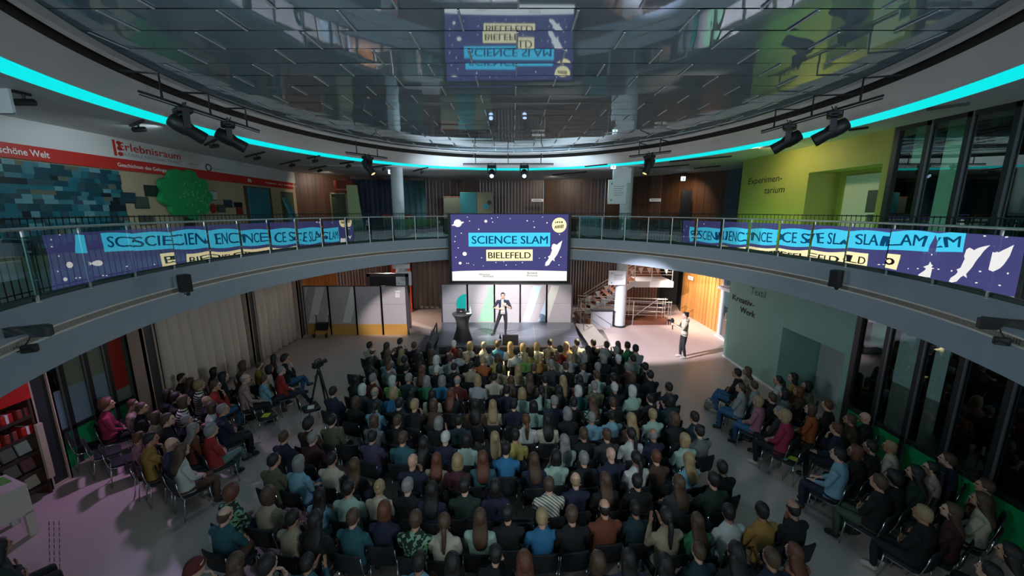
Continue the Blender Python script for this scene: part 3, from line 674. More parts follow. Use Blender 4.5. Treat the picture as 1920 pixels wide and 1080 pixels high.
# stringer as strips so that it stays a clean outline
st_ = MB()
for i in range(nst):
    xa = sx0+(sx1-sx0)*i/nst; xb = sx0+(sx1-sx0)*(i+1)/nst; z = sz0+(sz1-sz0)*(i+1)/nst
    zl0 = sz0-.22+(sz1-sz0)*i/nst; zl1 = sz0-.22+(sz1-sz0)*(i+1)/nst
    st_.add([Vector((x, y, zz)) for y in (19.36, 19.42) for x, zz in ((xa, zl0), (xb, zl1), (xb, z), (xa, z))], [(0, 1, 2, 3), (4, 5, 6, 7), (0, 1, 5, 4), (1, 2, 6, 5), (2, 3, 7, 6), (3, 0, 4, 7)])
st_.build('stringer', M_stw, sr)
MB().box(sx1, 19.36, sz1-.30, 8.1, 21.9, sz1).build('landing', M_stw, sr)
MB().box(sx1, 20.9, sz1, 8.0, 20.95, sz1+.62).build('brown_fascia', M_tread, sr)
st2 = MB(); t2 = MB()      # the upper flight, going back to the left
for i in range(8):
    xb = 7.3-.3*i; z = sz1+.18*(i+1)
    t2.box(xb-.32, 21.0, z-.05, xb, 22.1, z)
    if z < 3.2: st2.box(xb-.3, 20.96, z-.26, xb, 21.0, z)
t2.build('upper_treads', M_tread, sr); st2.build('upper_stringer', M_stw, sr)
hr = MB()
for h in (.95, .78, .52, .36): hr.tube([(sx0-.1, 19.4, sz0+h), (sx1, 19.4, sz1+h), (8.05, 19.4, sz1+h*.92)], .022 if h > .9 else .012, 6)
hr.build('handrail', M_steel, sr, True)
for x in (3.75, 4.95, 6.15, 7.0, 8.03):
    z = sz0+(sz1-sz0)*min(1, max(0, (x-sx0)/(sx1-sx0))); MB().tube([(x, 19.4, z-.05), (x, 19.4, z+.94)], .02, 6).build('baluster', M_steel, sr, True)
for ch in sr.children: ch.matrix_parent_inverse = inv
# triangular pennants strung along the stair rail
gar = MB()
for i in range(10):
    x = 3.9+i*.42; z = (sz0+(sz1-sz0)*min(1, (x-sx0)/(sx1-sx0)))+.62
    gar.add([(x-.13, 19.37, z+.06), (x+.13, 19.37, z+.10), (x+.03, 19.35, z-.24), (x-.13, 19.38, z+.065), (x+.13, 19.38, z+.105), (x+.03, 19.36, z-.235)], [(0, 1, 2), (3, 5, 4), (0, 2, 5, 3), (1, 4, 5, 2), (0, 3, 4, 1)])
tag(gar.build('bunting', mat('cream_pennant', srgb(214, 196, 188), .8, var=.05)), 'cream pennant bunting strung along the stair railing', 'bunting')
# ramp with pipe railings
rp = empty('ramp', (6.5, 18.6, 0), 'brown based ramp with steel pipe railings under the stairs', 'ramp'); inv = Matrix.Translation(-rp.location)
MB().add([Vector(p) for p in ((3.3, 18.55, 0), (8.0, 18.55, 0), (8.0, 20.0, 0), (3.3, 20.0, 0), (3.3, 18.55, .34), (7.9, 18.55, .16), (7.9, 20.0, .16), (3.3, 20.0, .34))], [(0, 3, 2, 1), (4, 5, 6, 7), (0, 1, 5, 4), (1, 2, 6, 5), (2, 3, 7, 6), (3, 0, 4, 7)]).build('deck', M_tread, rp)
for y, x0_ in ((18.52, 3.3), (19.25, 3.3)):
    hr = MB()
    for h in (.98, .74, .52, .30): hr.tube([(x0_, y, .34+h), (7.75, y, .16+h)], .024 if h > .9 else .014, 6)
    hr.build('handrail', M_steel, rp, True)
    for x in (3.35, 4.5, 5.9, 7.6, 7.72): MB().tube([(x, y, 0.0), (x, y, 1.2)], .021, 6).build('post', M_steel, rp, True)
hr = MB(); hr.tube([(6.0, 18.9, .3), (7.2, 18.95, 1.18), (7.7, 18.95, 1.2)], .022, 6).tube([(7.2, 18.95, 1.18), (7.2, 18.95, .2)], .02, 6); hr.build('inner_rail', M_steel, rp, True)
for ch in rp.children: ch.matrix_parent_inverse = inv
pb = empty('plywood_ramp', (3.32, 16.5, 0), 'pale plywood ramp leading down from the stage', 'ramp')
pb.scale = (.78, .8, 1)
MB().add([Vector(p) for p in ((-.5, 1.1, 0), (.45, .9, 0), (.95, -1.2, 0), (-.15, -1.6, 0), (-.5, 1.1, .42), (.45, .9, .42), (.95, -1.2, .06), (-.15, -1.6, .05))], [(0, 3, 2, 1), (4, 5, 6, 7), (0, 1, 5, 4), (1, 2, 6, 5), (2, 3, 7, 6), (3, 0, 4, 7)]).build('sloping_deck', mat('plywood', srgb(150, 142, 132), .6, var=.06), pb)
MB().tube([(-.5, 1.1, .42), (-.5, 1.1, 1.3), (-.2, .2, 1.15), (-.2, .2, .3)], .018, 6).tube([(-.5, 1.1, .95), (-.2, .2, .8)], .012, 6).tube([(-.5, 1.1, .68), (-.2, .2, .55)], .012, 6).build('railing', M_dark, pb, True)
wb = empty('counter', (4.38, 18.2, 0), 'white boxy counter with dark top at the foot of the stairs', 'counter')
MB().box(-.55, -.1, 0, .42, .24, .80).build('body', mat('counter_white', srgb(168, 168, 172), .6, var=.02), wb); MB().box(-.59, -.13, .80, .46, .27, .85).build('top', M_dark, wb)
ss = empty('stage_steps', (-3.35, 15.6, 0), 'dark steps with black side rail at the left end of the stage', 'steps')
MB().box(-.45, -.9, 0, .25, .9, .14).box(-.15, -.9, .14, .25, .9, .28).build('treads', M_stage, ss)
MB().tube([(.12, -1.1, .05), (.12, -1.1, .5), (.0, 1.2, .6), (.0, 1.2, .05)], .03, 6).build('side_rail', M_dark, ss, True)
# ------------------------------------------------------------------ moving heads on their hanging bars
M_lensw = mat('lens_blue_white', (.02, .02, .02), .2, emit=(.45, .62, 1), estr=1.8)
M_lensy = mat('lens_warm', (.02, .02, .02), .2, emit=(1, .74, .30), estr=.9)
M_lensd = mat('lens_off', (.10, .16, .17), .08, var=.1)
def bar(p0, p1, label, nh):
    p0, p1 = Vector(p0), Vector(p1); r = empty('lighting_bar', (p0+p1)/2, label, 'lighting bar', 'hanging lighting bars'); inv = Matrix.Translation(-r.location)
    MB().tube([p0, p1], .022, 8).tube([p0+Vector((0, 0, -.05)), p1+Vector((0, 0, -.05))], .012, 6).build('pipe', M_dark, r, True)
    d = (p1-p0)
    for k in range(nh):
        q = p0+d*((k+.5)/nh if nh < 3 else (.14+.72*k/(nh-1)))
        # outward to the dark gap round the mirror ceiling
        v = Vector((q.x-ECX, q.y-ECY)); s = 1.0
        while math.hypot((v.x*s)/EA, (v.y*s)/EB) < .925: s += .005
        e = Vector((ECX+v.x*s, ECY+v.y*s, 7.86))
        MB().tube([q, Vector((q.x, q.y, 7.86)), e], .020, 4).build('hanger', M_dark, r)
    for ch in r.children: ch.matrix_parent_inverse = inv
def arm(mb, x): mb.box(x-.02, -.055, -.42, x+.02, .055, -.1)
PROTO = {}
def moving_head(p, target, label, lens, scale=1.0, group='moving head spotlights on the bars'):
    p, target = Vector(p), Vector(target)
    piv = Vector((0, 0, -.40)); dv = target-(p+piv*scale); yaw = math.atan2(dv.y, dv.x)-PI/2; pitch = math.atan2(dv.z, math.hypot(dv.x, dv.y))
    r = empty('moving_head_light', p, label, 'spotlight', group, yaw); r.scale = (scale,)*3
    if not PROTO:
        PROTO['clamp'] = MB().box(-.16, -.02, -.06, -.12, .02, .03).box(.12, -.02, -.06, .16, .02, .03).tube([(-.1, .03, -.02), (0, .07, .07), (.12, .02, -.03)], .008, 5).mesh('clamp', M_dark)
        PROTO['base'] = MB().rbox(-.19, -.13, -.15, .19, .13, -.05, .04).mesh('base', M_black)
        y = MB(); arm(y, -.17); arm(y, .17); y.box(-.19, -.055, -.19, .19, .055, -.15); PROTO['yoke'] = y.mesh('yoke', M_black)
        PROTO['head'] = MB().lathe([(.07, -.27), (.12, -.25), (.145, -.12), (.14, .02), (.115, .1), (.125, .3), (.12, .33), (.09, .33), (.088, .30)], 16, M=Matrix.Rotation(-PI/2, 4, 'X')).mesh('head', M_black, True)
        PROTO['lens'] = MB().lathe([(.0, .300), (.087, .302), (.08, .312), (.0, .326)], 16, M=Matrix.Rotation(-PI/2, 4, 'X')).mesh('lens', M_lensd, True)
    for k in ('clamp', 'base', 'yoke'): inst(k, PROTO[k], r)
    Mh = Matrix.Translation(piv)@Matrix.Rotation(pitch, 4, 'X')
    h = inst('head', PROTO['head'], r, Mh); inst('lens', PROTO['lens'], h, None, [lens])
    return r
ZB = 7.45
def bp(px, py): return at_z(px, py, ZB)
def on_bar(b, px):
    """the point of a bar that stands at abscissa px"""
    p0, p1 = bp(*b[:2]), bp(*b[2:]); lo, hi = 0., 1.
    for _ in range(30):
        m = (lo+hi)/2; q = p0.lerp(p1, m); x = 960+FPX*q.x/(q.y*math.cos(PITCH)-(q.z-CAM_Z)*math.sin(PITCH))
        lo, hi = (m, hi) if x < px else (lo, m)
    return p0.lerp(p1, (lo+hi)/2)
B1, B2, B3, B4, B5 = (260, 171, 486, 245), (648, 285, 726, 296), (868, 307, 1038, 307), (1180, 293, 1258, 283), (1428, 246, 1656, 179)
bar(bp(260, 171), bp(486, 245), 'long black lighting bar hanging over the left gallery, two spotlights on it', 3)
bar(bp(648, 285), bp(726, 296), 'short black lighting bar left of the screen with one spotlight', 2)
bar(bp(868, 307), bp(1038, 307), 'black lighting bar hanging above the screen', 3)
bar(bp(1180, 293), bp(1258, 283), 'short black lighting bar right of the screen with one spotlight', 2)
bar(bp(1428, 246), bp(1656, 179), 'long black lighting bar hanging over the right gallery, two spotlights on it', 3)
moving_head(on_bar(B1, 341), (-.5, 15.0, 1.5), 'black moving head spotlight nearest the camera on the left bar', M_lensd)
moving_head(on_bar(B1, 426), (1.5, 15.0, 1.5), 'black moving head spotlight farther along the long left bar', M_lensd)
moving_head(on_bar(B2, 689), (-.6, 13.2, .9), 'moving head spotlight with warm glow, left of the screen', M_lensy)
moving_head(on_bar(B3, 922), (-.6, 8.0, 2.8), 'left one of two blue glowing spotlights above the screen', M_lensw)
moving_head(on_bar(B3, 983), (.4, 8.0, 2.8), 'right one of two blue glowing spotlights above the screen', M_lensw)
moving_head(on_bar(B4, 1218), (1.4, 13.0, .9), 'moving head spotlight with warm glow, right of the screen', M_lensy)
moving_head(on_bar(B5, 1482), (-1.2, 15.0, 1.5), 'black moving head spotlight farther along the long right bar', M_lensd)
moving_head(on_bar(B5, 1567), (-1.0, 14.0, 1.5), 'black moving head spotlight nearest the camera on the right bar', M_lensd)
# small track spots and black track rails under the gallery ceiling
def track(px0, py0, px1, py1, label, head=True):
    a, b = at_z(px0, py0, ZC-.02), at_z(px1, py1, ZC-.02); r = empty('ceiling_track', (a+b)/2, label, 'track light', 'black track rails on the gallery ceiling'); inv = Matrix.Translation(-r.location)
    d = (b-a).normalized(); n = Vector((-d.y, d.x, 0))*.03
    mb = MB(); mb.add([Vector((p.x, p.y, z)) for z in (ZC-.045, ZC-.001) for p in (a-n, a+n, b+n, b-n)], [(0, 1, 2, 3), (4, 5, 6, 7), (0, 1, 5, 4), (1, 2, 6, 5), (2, 3, 7, 6), (3, 0, 4, 7)]); mb.build('rail', M_dark, r)
    if head:
        q = a.lerp(b, .6)
        MB().tube([q, q+Vector((0, 0, -.12))], .02, 6).tube([q+Vector((.0, -.13, -.17)), q+Vector((.02, .12, -.11))], .055, 10).build('spot_head', M_dark, r, True)
    for ch in r.children: ch.matrix_parent_inverse = inv
for i, (a, b, c, d, h, l) in enumerate(((22, 170, 56, 178, 1, 'black track spotlight nearest the camera above the red band'), (245, 236, 268, 226, 1, 'black track spotlight above the red logo lettering'), (384, 272, 412, 258, 1, 'black track spotlight behind the long left lighting bar'),
        (460, 294, 496, 285, 1, 'black track spotlight above the round ring emblem'), (526, 308, 562, 300, 1, 'black track spotlight at the far end of the left gallery wall'), (577, 297, 599, 292, 1, 'small black track spotlight near the ceiling edge, left gallery'),
        (580, 318, 612, 311, 1, 'black track spotlight over the slatted timber corner'), (638, 307, 663, 303, 1, 'black track spotlight left of the warm spotlight'), (700, 313, 733, 309, 1, 'black track spotlight beside the left column'),
        (775, 321, 802, 314, 1, 'black track spotlight right of the left column'),
        (1097, 312, 1138, 308, 0, 'black track rail left of the right column'), (1035, 328, 1100, 322, 0, 'black track rail over the timber wall right of the screen'), (1256, 303, 1372, 293, 0, 'long black track rail right of the warm spotlight'),
        (1200, 316, 1292, 309, 0, 'black track rail below the long one, right gallery'), (1302, 316, 1350, 311, 0, 'black track rail before the lime green wall'), (1238, 330, 1288, 324, 0, 'black track rail over the dark gallery doorway'),
        (1424, 277, 1462, 272, 0, 'short black track rail above the lime wall edge'), (1592, 244, 1628, 239, 0, 'short black track rail behind the near right spotlight'), (1737, 205, 1818, 194, 0, 'black track rail above the tall dark windows'))):
    track(a, b, c, d, l, bool(h))
# ------------------------------------------------------------------ things fixed to the gallery front
def wall_speaker(px, py, x, label):
    p = at_x(px, py, x); sg = 1 if x > 0 else -1
    r = empty('loudspeaker', p, label, 'loudspeaker', 'loudspeakers on the gallery front', math.radians(28)*sg)
    r.scale = (.78,)*3
    MB().loft([[Vector((a, b, z)) for a, b in ((-.13, .12), (-.13, -.08), (-.07, -.13), (.07, -.13), (.13, -.08), (.13, .12))] for z in (-.235, .235)]).build('cabinet', M_black, r)
    MB().loft([[Vector((a, b, z)) for a, b in ((-.075, -.128), (-.070, -.136), (.070, -.136), (.075, -.128))] for z in (-.21, .21)]).build('grille', mat('speaker_grille', (.02, .02, .02), .8, bump=.6, bscale=150), r)
    MB().box(.13*sg-.02, -.02, -.05, .36*sg, .03, .1).box(.30*sg-.05, -.1, -.12, .30*sg+.05, .1, .12).build('bracket', mat('bracket_white', srgb(170, 175, 178), .5, var=.03), r)
    MB().tube([(-.06, .0, -.235), (-.02, -.03, -.30), (.06, .0, -.29), (.12, .04, -.24)], .012, 6).ell((.11, 0, -.29), (.05, .05, .05)).build('cable', M_black, r, True)
wall_speaker(346, 531, -6.95, 'black loudspeaker on the left gallery front')
wall_speaker(1568, 522, 7.1, 'black loudspeaker on the right gallery front')
def front_lamp(px, py, x, label):
    p = at_x(px, py, x); sg = 1 if x > 0 else -1
    r = empty('wall_floodlight', p, label, 'floodlight', 'floodlights on the gallery front', math.radians(-35)*sg); r.scale = (.62,)*3
    MB().prism([(-.30*sg, .06), (.30*sg, .1), (.30*sg, -.08), (.02*sg, -.04), (-.05*sg, -.13), (-.30*sg, -.15)], lambda a, b, c: Vector((a, c, b)), -.11, .11).build('housing', M_black, r)
    MB().box(-.31, -.115, .10, .31, -.09, .125).build('top_rib', M_dark, r)
    MB().tube([(.0, .02, -.08), (.04*sg, 0, -.2), (.14*sg, .05, -.33)], .012, 6).build('cable', M_black, r, True)
    MB().rbox(.08*sg-.11, -.02, -.46, .08*sg+.13, .12, -.30, .03).tube([(.08*sg-.14, -.03, -.40), (.08*sg, -.06, -.36), (.08*sg+.1, -.03, -.42)], .016, 6).build('clamp', M_black, r)
front_lamp(55, 620, -6.05, 'black angular floodlight on the left gallery front')
front_lamp(1876, 606, 6.2, 'black angular floodlight on the right gallery front')

# ------------------------------------------------------------------ signs on columns, emergency signs
def collar(px, py, y, wd, h, label, lines=True, dx=0):
    p = at_y(px, py, y); r = empty('info_sign', p, label, 'sign')
    MB().rbox(-wd/2, -.05, -h/2, wd/2, .04, h/2, .012).build('board', M_paper, r)
    if lines:
        mb = MB()
        for k in range(5): mb.box(-wd*.2, -.053, h*(.22-.09*k), wd*(.34-.05*(k % 3)), -.051, h*(.22-.09*k)+.022)
        mb.box(-wd*.36, -.053, h*.30, -wd*.28, -.051, h*.38).box(-wd*.36, -.053, -h*.38, -wd*.28, -.051, -h*.30); mb.build('printed_lines', mat('grey_print', (.25, .25, .28), .6, var=.05), r)
collar(1157, 521, 18.02, .80, .66, 'white info sign on the lower right column by the stairs')
collar(1157, 360, 18.02, .82, 1.05, 'white info sign on the upper right column')
collar(1166, 329, 18.04, .80, .62, 'blank white board above the info sign, upper right column', False)
collar(757, 522, 18.02, .72, .66, 'white info sign on the lower left column behind the display boards')
collar(752, 499, 18.04, .80, .22, 'grey board above the info sign, lower left column', False)
M_exit = mat('exit_sign_lit', (.3, .4, .5), .4, emit=(.65, .82, 1), estr=1.6)
def exitsign(px, py, y, label):
    p = at_y(px, py, y); r = empty('emergency_sign', p, label, 'emergency sign', 'lit emergency signs')
    MB().box(-.10, -.03, -.10, .10, .03, .10).build('lit_face', M_exit, r)
    MB().box(-.02, -.035, -.06, .03, -.031, .0).box(-.035, -.035, .01, -.005, -.031, .05).build('pictogram', mat('pictogram_green', (.05, .3, .25), .5, var=.05), r)
    MB().tube([(0, 0, .1), (0, 0, ZC-p.z)], .012, 6).build('stem', M_dark, r)
exitsign(732, 322, 19.4, 'small lit emergency sign beside the left column')
exitsign(1150, 312, 17.6, 'small lit emergency sign beside the right column')
exitsign(1281, 335, 19.6, 'small lit emergency sign over the dark doorway, right gallery')

# ------------------------------------------------------------------ upper left exhibition wall
FN = Vector((BL[0]-AL[0], BL[1]-AL[1], 0)).normalized(); A3 = Vector((*AL, 0))
FL = frame(A3, FN, (0, 0, 1))    # normal of this frame points into the hall (+x)
def la(px, py): p = at_plane(px, py, AL, BL); return ((p-A3).dot(FN), p.z)
def lrect(name, px0, px1, z0, z1, m, d0=.002, d1=.02, label=None, cat=None, group=None, py=340):
    a0, a1 = la(px0, py)[0], la(px1, py)[0]
    o = MB().prism([(a0, z0), (a1, z0), (a1, z1), (a0, z1)], FL, d0, d1).build(name, m)
    if label: tag(o, label, cat, group)
    return o
amax = la(556, 330)[0]
o = MB().prism([(-1, 6.87), (17.7, 6.87), (17.7, 7.4), (-1, 7.4)], FL, .0, .05).build('wall_left_bulkhead', M_white); struct(o)
band = tag(MB().prism([(-1, 6.57), (17.4, 6.57), (17.4, 6.87), (-1, 6.87)], FL, .02, .06).build('banner', mat('red_band', srgb(190, 44, 36), .5, var=.03)), 'long red exhibition band with white lettering along the left gallery wall', 'banner')
def ltext(body, px0, px1, z, m, d, parent, name, bold=.01, cap=None, wav=0):
    a0, a1 = la(px0, 300)[0], la(px1, 300)[0]
    t = MB().text(body, frame((0, 0, 0), (1, 0, 0), (0, 1, 0)), 1, 0, bold=bold); xs = [v[0] for v in t.v]; k = (a1-a0)/(max(xs)-min(xs)); mn = min(xs)
    kz = cap/.72 if cap else k
    return MB().add([FL(a0+(v[0]-mn)*k, z+v[1]*kz, d) for v in t.v], t.f).build(name, m, parent, fix=False)
M_wl = mat('white_lettering', srgb(230, 228, 224), .5, var=.01); M_rl = mat('red_lettering', srgb(196, 44, 38), .5, var=.02); M_gl = mat('grey_lettering', srgb(120, 124, 128), .5, var=.02)
ltext('\u2019n schöne Welt', -25, 89, 6.655, M_wl, .063, band, 'lettering', .015, .14); ltext('Geschichten des Gelingens', 214, 311, 6.66, M_wl, .063, band, 'lettering', .015, .10)
ltext('B', 457, 464, 6.66, M_wl, .063, band, 'lettering', .015, .13); ltext('Ideen', 491, 510, 6.69, M_wl, .063, band, 'lettering', .01, .08); ltext('erleben', 514, 550, 6.69, M_wl, .063, band, 'lettering', .01, .08)
lg = empty('wall_lettering', FL(la(280, 280)[0], 7.0, .06), 'red Erlebnisraum lettering with grey second line on the white bulkhead', 'lettering'); inv = Matrix.Translation(-lg.location)
ltext('Erlebnisraum', 222, 336, 7.10, M_rl, .055, lg, 'red_word', .012, .21); ltext('GLOBALE NACHHALTIGKEIT', 225, 336, 6.96, M_gl, .055, lg, 'grey_words', .0, .085)
a0, a1, a2 = la(205, 260)[0], la(210, 260)[0], la(217, 260)[0]
lm = MB().prism([(a0, 6.93), (a1, 6.93), (a1, 7.33), (a0, 7.33)], FL, .05, .055)
for zz in (6.99, 7.13, 7.27): lm.prism([(a2+.075*math.cos(2*PI*i/14), zz+.055*math.sin(2*PI*i/14)) for i in range(14)], FL, .05, .055)
lm.build('dotted_mark', M_rl, lg)
for ch in lg.children: ch.matrix_parent_inverse = inv
em_ = empty('wall_emblem', FL(la(386, 303)[0], 7.0, .06), 'black ring emblem with grey words on the white bulkhead', 'emblem'); inv = Matrix.Translation(-em_.location)
ac = la(386, 303)[0]; MB().tube([FL(ac+.13*math.cos(2*PI*i/20), 6.99+.11*math.sin(2*PI*i/20), .06) for i in range(20)], .016, 5, closed=True).build('ring', M_letter, em_)
ltext('erleben', 393, 412, 6.96, M_gl, .055, em_, 'grey_word', 0, .06); ltext('gemacht', 350, 368, 7.0, M_rl, .055, em_, 'small_red_word', 0, .05); ltext('von', 357, 365, 6.92, M_gl, .055, em_, 'small_grey_word', 0, .05)
for ch in em_.children: ch.matrix_parent_inverse = inv
# photo mosaic mural: rows of small coloured pictures, one surface
mu_m = [mat('mural_tile_%s' % n, srgb(*c), .45, var=.25, vscale=5) for n, c in (('deep', (12, 62, 74)), ('sea', (24, 96, 110)), ('pale', (96, 140, 148)), ('slate', (44, 70, 82)), ('night', (10, 26, 34)), ('mist', (58, 112, 122)), ('tan', (92, 96, 84)))]
mb = MB(); rn = random.Random(11); aM0, aM1 = -1.0, la(228, 350)[0]; z = 4.55
while z < 6.5:
    h = rn.choice((.10, .13, .16)); a = aM0
    while a < aM1-.05:
        w_ = rn.uniform(.14, .34); e = min(aM1, a+w_)
        mb.prism([(a, z), (e, z), (e, min(6.54, z+h)), (a, min(6.54, z+h))], FL, .002, .018+rn.random()*.004, rn.choices(range(7), (5, 6, 2, 4, 2, 4, 1))[0]); a = e
    z += h
tag(mb.build('mural', mu_m), 'blue green photo mosaic mural on the left gallery wall', 'mural')
a_, b_ = at_y(-60, 150, 6.7), at_y(25, 212, 6.7)
hs_ = tag(MB().box(a_.x, 6.7, b_.z, b_.x, 6.74, ZC).build('hanging_screen', mat('pale_screen_cloth', srgb(205, 215, 215), .6, var=.02)), 'pale hanging screen at the far left under the gallery ceiling', 'screen')
MB().tube([(a_.x, 6.72, b_.z), (b_.x, 6.72, b_.z)], .015, 6).build('bottom_bar', M_steel, hs_, True)
# green tree of the exhibition
tr = empty('tree_panel', FL(la(343, 370)[0], ZG, .1), 'big green scalloped tree crown panel on the beige wall', 'wall decoration'); inv = Matrix.Translation(-tr.location)
ac, aw = la(343, 370)[0], (la(392, 370)[0]-la(295, 370)[0])/2
pts = [(ac+aw*(.84+.17*abs(math.cos(4.5*a+.4)))*math.cos(a), 6.02+.80*(.84+.17*abs(math.cos(4.5*a+.4)))*math.sin(a)) for a in [2*PI*i/144 for i in range(144)]]
MB().prism(pts, FL, .05, .20).build('crown', mat('tree_green', srgb(26, 150, 84), .55, var=.12, vscale=4, bump=.15, bscale=25), tr)
MB().prism([(ac-.28, ZG), (ac+.28, ZG), (ac+.16, 5.4), (ac-.16, 5.4)], FL, .04, .12).build('trunk', mat('tree_trunk_dark', (.03, .025, .018), .7, var=.2), tr)
mb = MB(); rn = random.Random(2)
for k in range(60):
    a = rn.uniform(0, 2*PI); q = rn.random()**.5*.8; c_ = (ac+.25*aw+aw*q*.75*math.cos(a), 5.95+.65*q*math.sin(a)); r_ = rn.uniform(.012, .03)
    mb.prism([(c_[0]+r_*math.cos(t), c_[1]+r_*math.sin(t)) for t in [2*PI*i/6 for i in range(6)]], FL, .2, .205)
mb.build('leaf_dots', mat('pale_leaf_dots', srgb(120, 190, 140), .5, var=.1), tr)
for ch in tr.children: ch.matrix_parent_inverse = inv
# small pictures
pic = [mat('picture_%d' % i, srgb(*c), .4, var=.5, vscale=9) for i, c in enumerate(((38, 48, 46), (30, 60, 72), (70, 78, 70), (200, 204, 200), (150, 40, 34), (12, 13, 14)))]
for px, py, wpx, hpx, m, l in ((283, 358, 24, 19, 0, 'dark landscape photo close left of the green tree'), (240, 371, 26, 18, 1, 'blue photo beside the mosaic mural edge'), (265, 380, 25, 20, 2, 'grey photo of people below the dark landscape photo'), (274, 413, 26, 16, 2, 'photo hanging low behind the balustrade left of the tree'),
        (399, 367, 14, 15, 3, 'white framed photo close right of the green tree'), (414, 391, 14, 13, 2, 'small dark green photo right of the tree'), (427, 382, 14, 13, 1, 'small blue photo right of the tree'), (446, 384, 14, 8, 5, 'small black plate on the beige wall'), (449, 396, 11, 12, 4, 'small red poster below the black plate')):
    a0, a1 = la(px-wpx/2, py)[0], la(px+wpx/2, py)[0]; z0, z1 = la(px, py+hpx/2)[1], la(px, py-hpx/2)[1]
    r = MB().prism([(a0, z0), (a1, z0), (a1, z1), (a0, z1)], FL, .0, .03).build('picture', pic[m]); tag(r, l, 'picture', 'small pictures round the tree')
    b_ = .015; MB().prism([(a0-b_, z0-b_), (a1+b_, z0-b_), (a1+b_, z1+b_), (a0-b_, z1+b_)], FL, .0, .02).build('picture_frame', M_dark, r)
a_, z_ = la(399, 391); tag(MB().prism([(a_+.16*math.cos(2*PI*i/18), z_+.17*math.sin(2*PI*i/18)) for i in range(18)], FL, .0, .03).build('round_sign', pic[4]), 'small round red sign right of the green tree', 'sign')
r = lrect('poster', 466, 504, 4.85, 6.45, mat('blue_window_poster', srgb(40, 120, 140), .3, var=.35, vscale=2), .01, .06, 'tall blue poster like a window with view, left gallery', 'poster', py=380)
a0, a1 = la(463, 380)[0], la(507, 380)[0]; MB().prism([(a0-.12, 4.3), (a1+.12, 4.3), (a1+.12, 6.5), (a0-.12, 6.5)], FL, .0, .012).build('surround', mat('brown_surround', srgb(90, 72, 50), .6, var=.1), r)
tag(lrect('poster', 523, 545, 4.9, 6.4, mat('leaf_poster', srgb(70, 84, 66), .5, var=.5, vscale=3), .0, .05), 'dark leafy poster at the end of the red band', 'poster')
# things standing on the far gallery
def gz(px, py, y): return at_y(px, py, y)
sf = empty('curved_fin', gz(552, 420, 18.6), 'curved turquoise fin shaped exhibit standing on the left gallery', 'exhibit')
b0 = gz(556, 440, 18.6); sf.location = (b0.x, 18.6, ZG)
pr = [(0, 0), (.02, .9), (-.12, 1.5), (-.38, 2.05), (-.42, 2.03), (-.22, 1.4), (-.13, .8), (-.16, 0)]
MB().prism([(p[0], p[1]*.92) for p in pr], lambda a, b, c: Vector((a, c, b)), -.16, .16).build('fin', mat('turquoise_fin', srgb(60, 140, 150), .35, var=.1), sf)
MB().prism([(.05, 0), (.42, 0), (.16, 1.05), (.02, .9)], lambda a, b, c: Vector((a, c, b)), -.1, .1).build('wooden_support', mat('pale_plywood', srgb(170, 150, 124), .6, var=.1), sf)
def leaning(px0, px1, ptop, pbot, y, label, m, name, top_in=0., cat='panel', d=.08):
    a, b = gz(px0, 420, y), gz(px1, 420, y); zt_ = gz((px0+px1)/2, ptop, y).z; zb_ = ZG
    r = MB().prism([(0, 0), (b.x-a.x, 0), (b.x-a.x-top_in, zt_-zb_), (0, zt_-zb_)], lambda p, q, c: Vector((p, c, q)), 0, d).build(name, m, loc=(a.x, y, ZG)); return tag(r, label, cat)
leaning(655, 682, 347, 455, 19.6, 'tall pale green tapering board beside the dark curtain', mat('pale_green_board', srgb(168, 184, 134), .6, var=.05), 'tapering_board', .22)
r = leaning(626, 652, 361, 455, 20.3, 'dark olive booth door with beige frame, left gallery', mat('olive_door', srgb(70, 74, 56), .6, var=.05), 'booth_door')
bw = gz(652, 420, 20.3).x-gz(626, 420, 20.3).x; MB().box(-.06, -.04, 0, .0, .1, 2.15).box(bw, -.04, 0, bw+.18, .1, 2.15).box(-.06, -.04, 2.1, bw+.18, .1, 2.17).build('door_surround', mat('beige_frame', srgb(160, 150, 110), .6, var=.05), r)
p0, p1 = gz(626, 345, 20.2), gz(660, 345, 20.2); bs = tag(MB().box(0, 0, 0, p1.x-p0.x, .4, gz(626, 335, 20.2).z-gz(626, 358, 20.2).z).build('booth_sign', mat('red_brown_sign', srgb(126, 52, 32), .5, var=.1), loc=(p0.x, 20.2, gz(626, 358, 20.2).z-.09)), 'red brown fascia sign over the booth door, left gallery', 'sign')
MB().box(.1, -.01, .12, .7, 0, .2).build('lettering', mat('faded_letters', srgb(190, 110, 90), .6, var=.3), bs)
def curtain(name, p0, p1, z0, z1, folds, amp, m, label, th=.02, parent=None):
    p0, p1 = Vector(p0), Vector(p1); d = (p1-p0); L = d.length; d /= L; n = Vector((-d.y, d.x, 0)); N = folds*10; vv = []
    rn = random.Random(folds); ph = [rn.uniform(.7, 1.3) for _ in range(folds+1)]
    for k, z in enumerate((z0, (z0*2+z1)/3, (z0+2*z1)/3, z1)):
        f = (1.0, .95, .85, .7)[k]
        for i in range(N+1):
            u = i/N; a = ph[int(u*folds)]; s = -amp*f*a*(abs(math.sin(PI*folds*u))**.75)+amp*.4; vv.append(p0+d*(L*u+.10*amp*math.sin(2*PI*folds*u+.6))+n*s+Vector((0, 0, z)))
    W = N+1; mb = MB().add(vv, [(k*W+i, k*W+i+1, (k+1)*W+i+1, (k+1)*W+i) for k in range(3) for i in range(N)])
    o = mb.build(name, m, parent, True, fix=False); md = o.modifiers.new('thickness', 'SOLIDIFY'); md.thickness = th
    return tag(o, label, 'curtain')
M_curt = mat('beige_curtain_cloth', srgb(208, 195, 180), .85, bump=.1, bscale=120, var=.04)
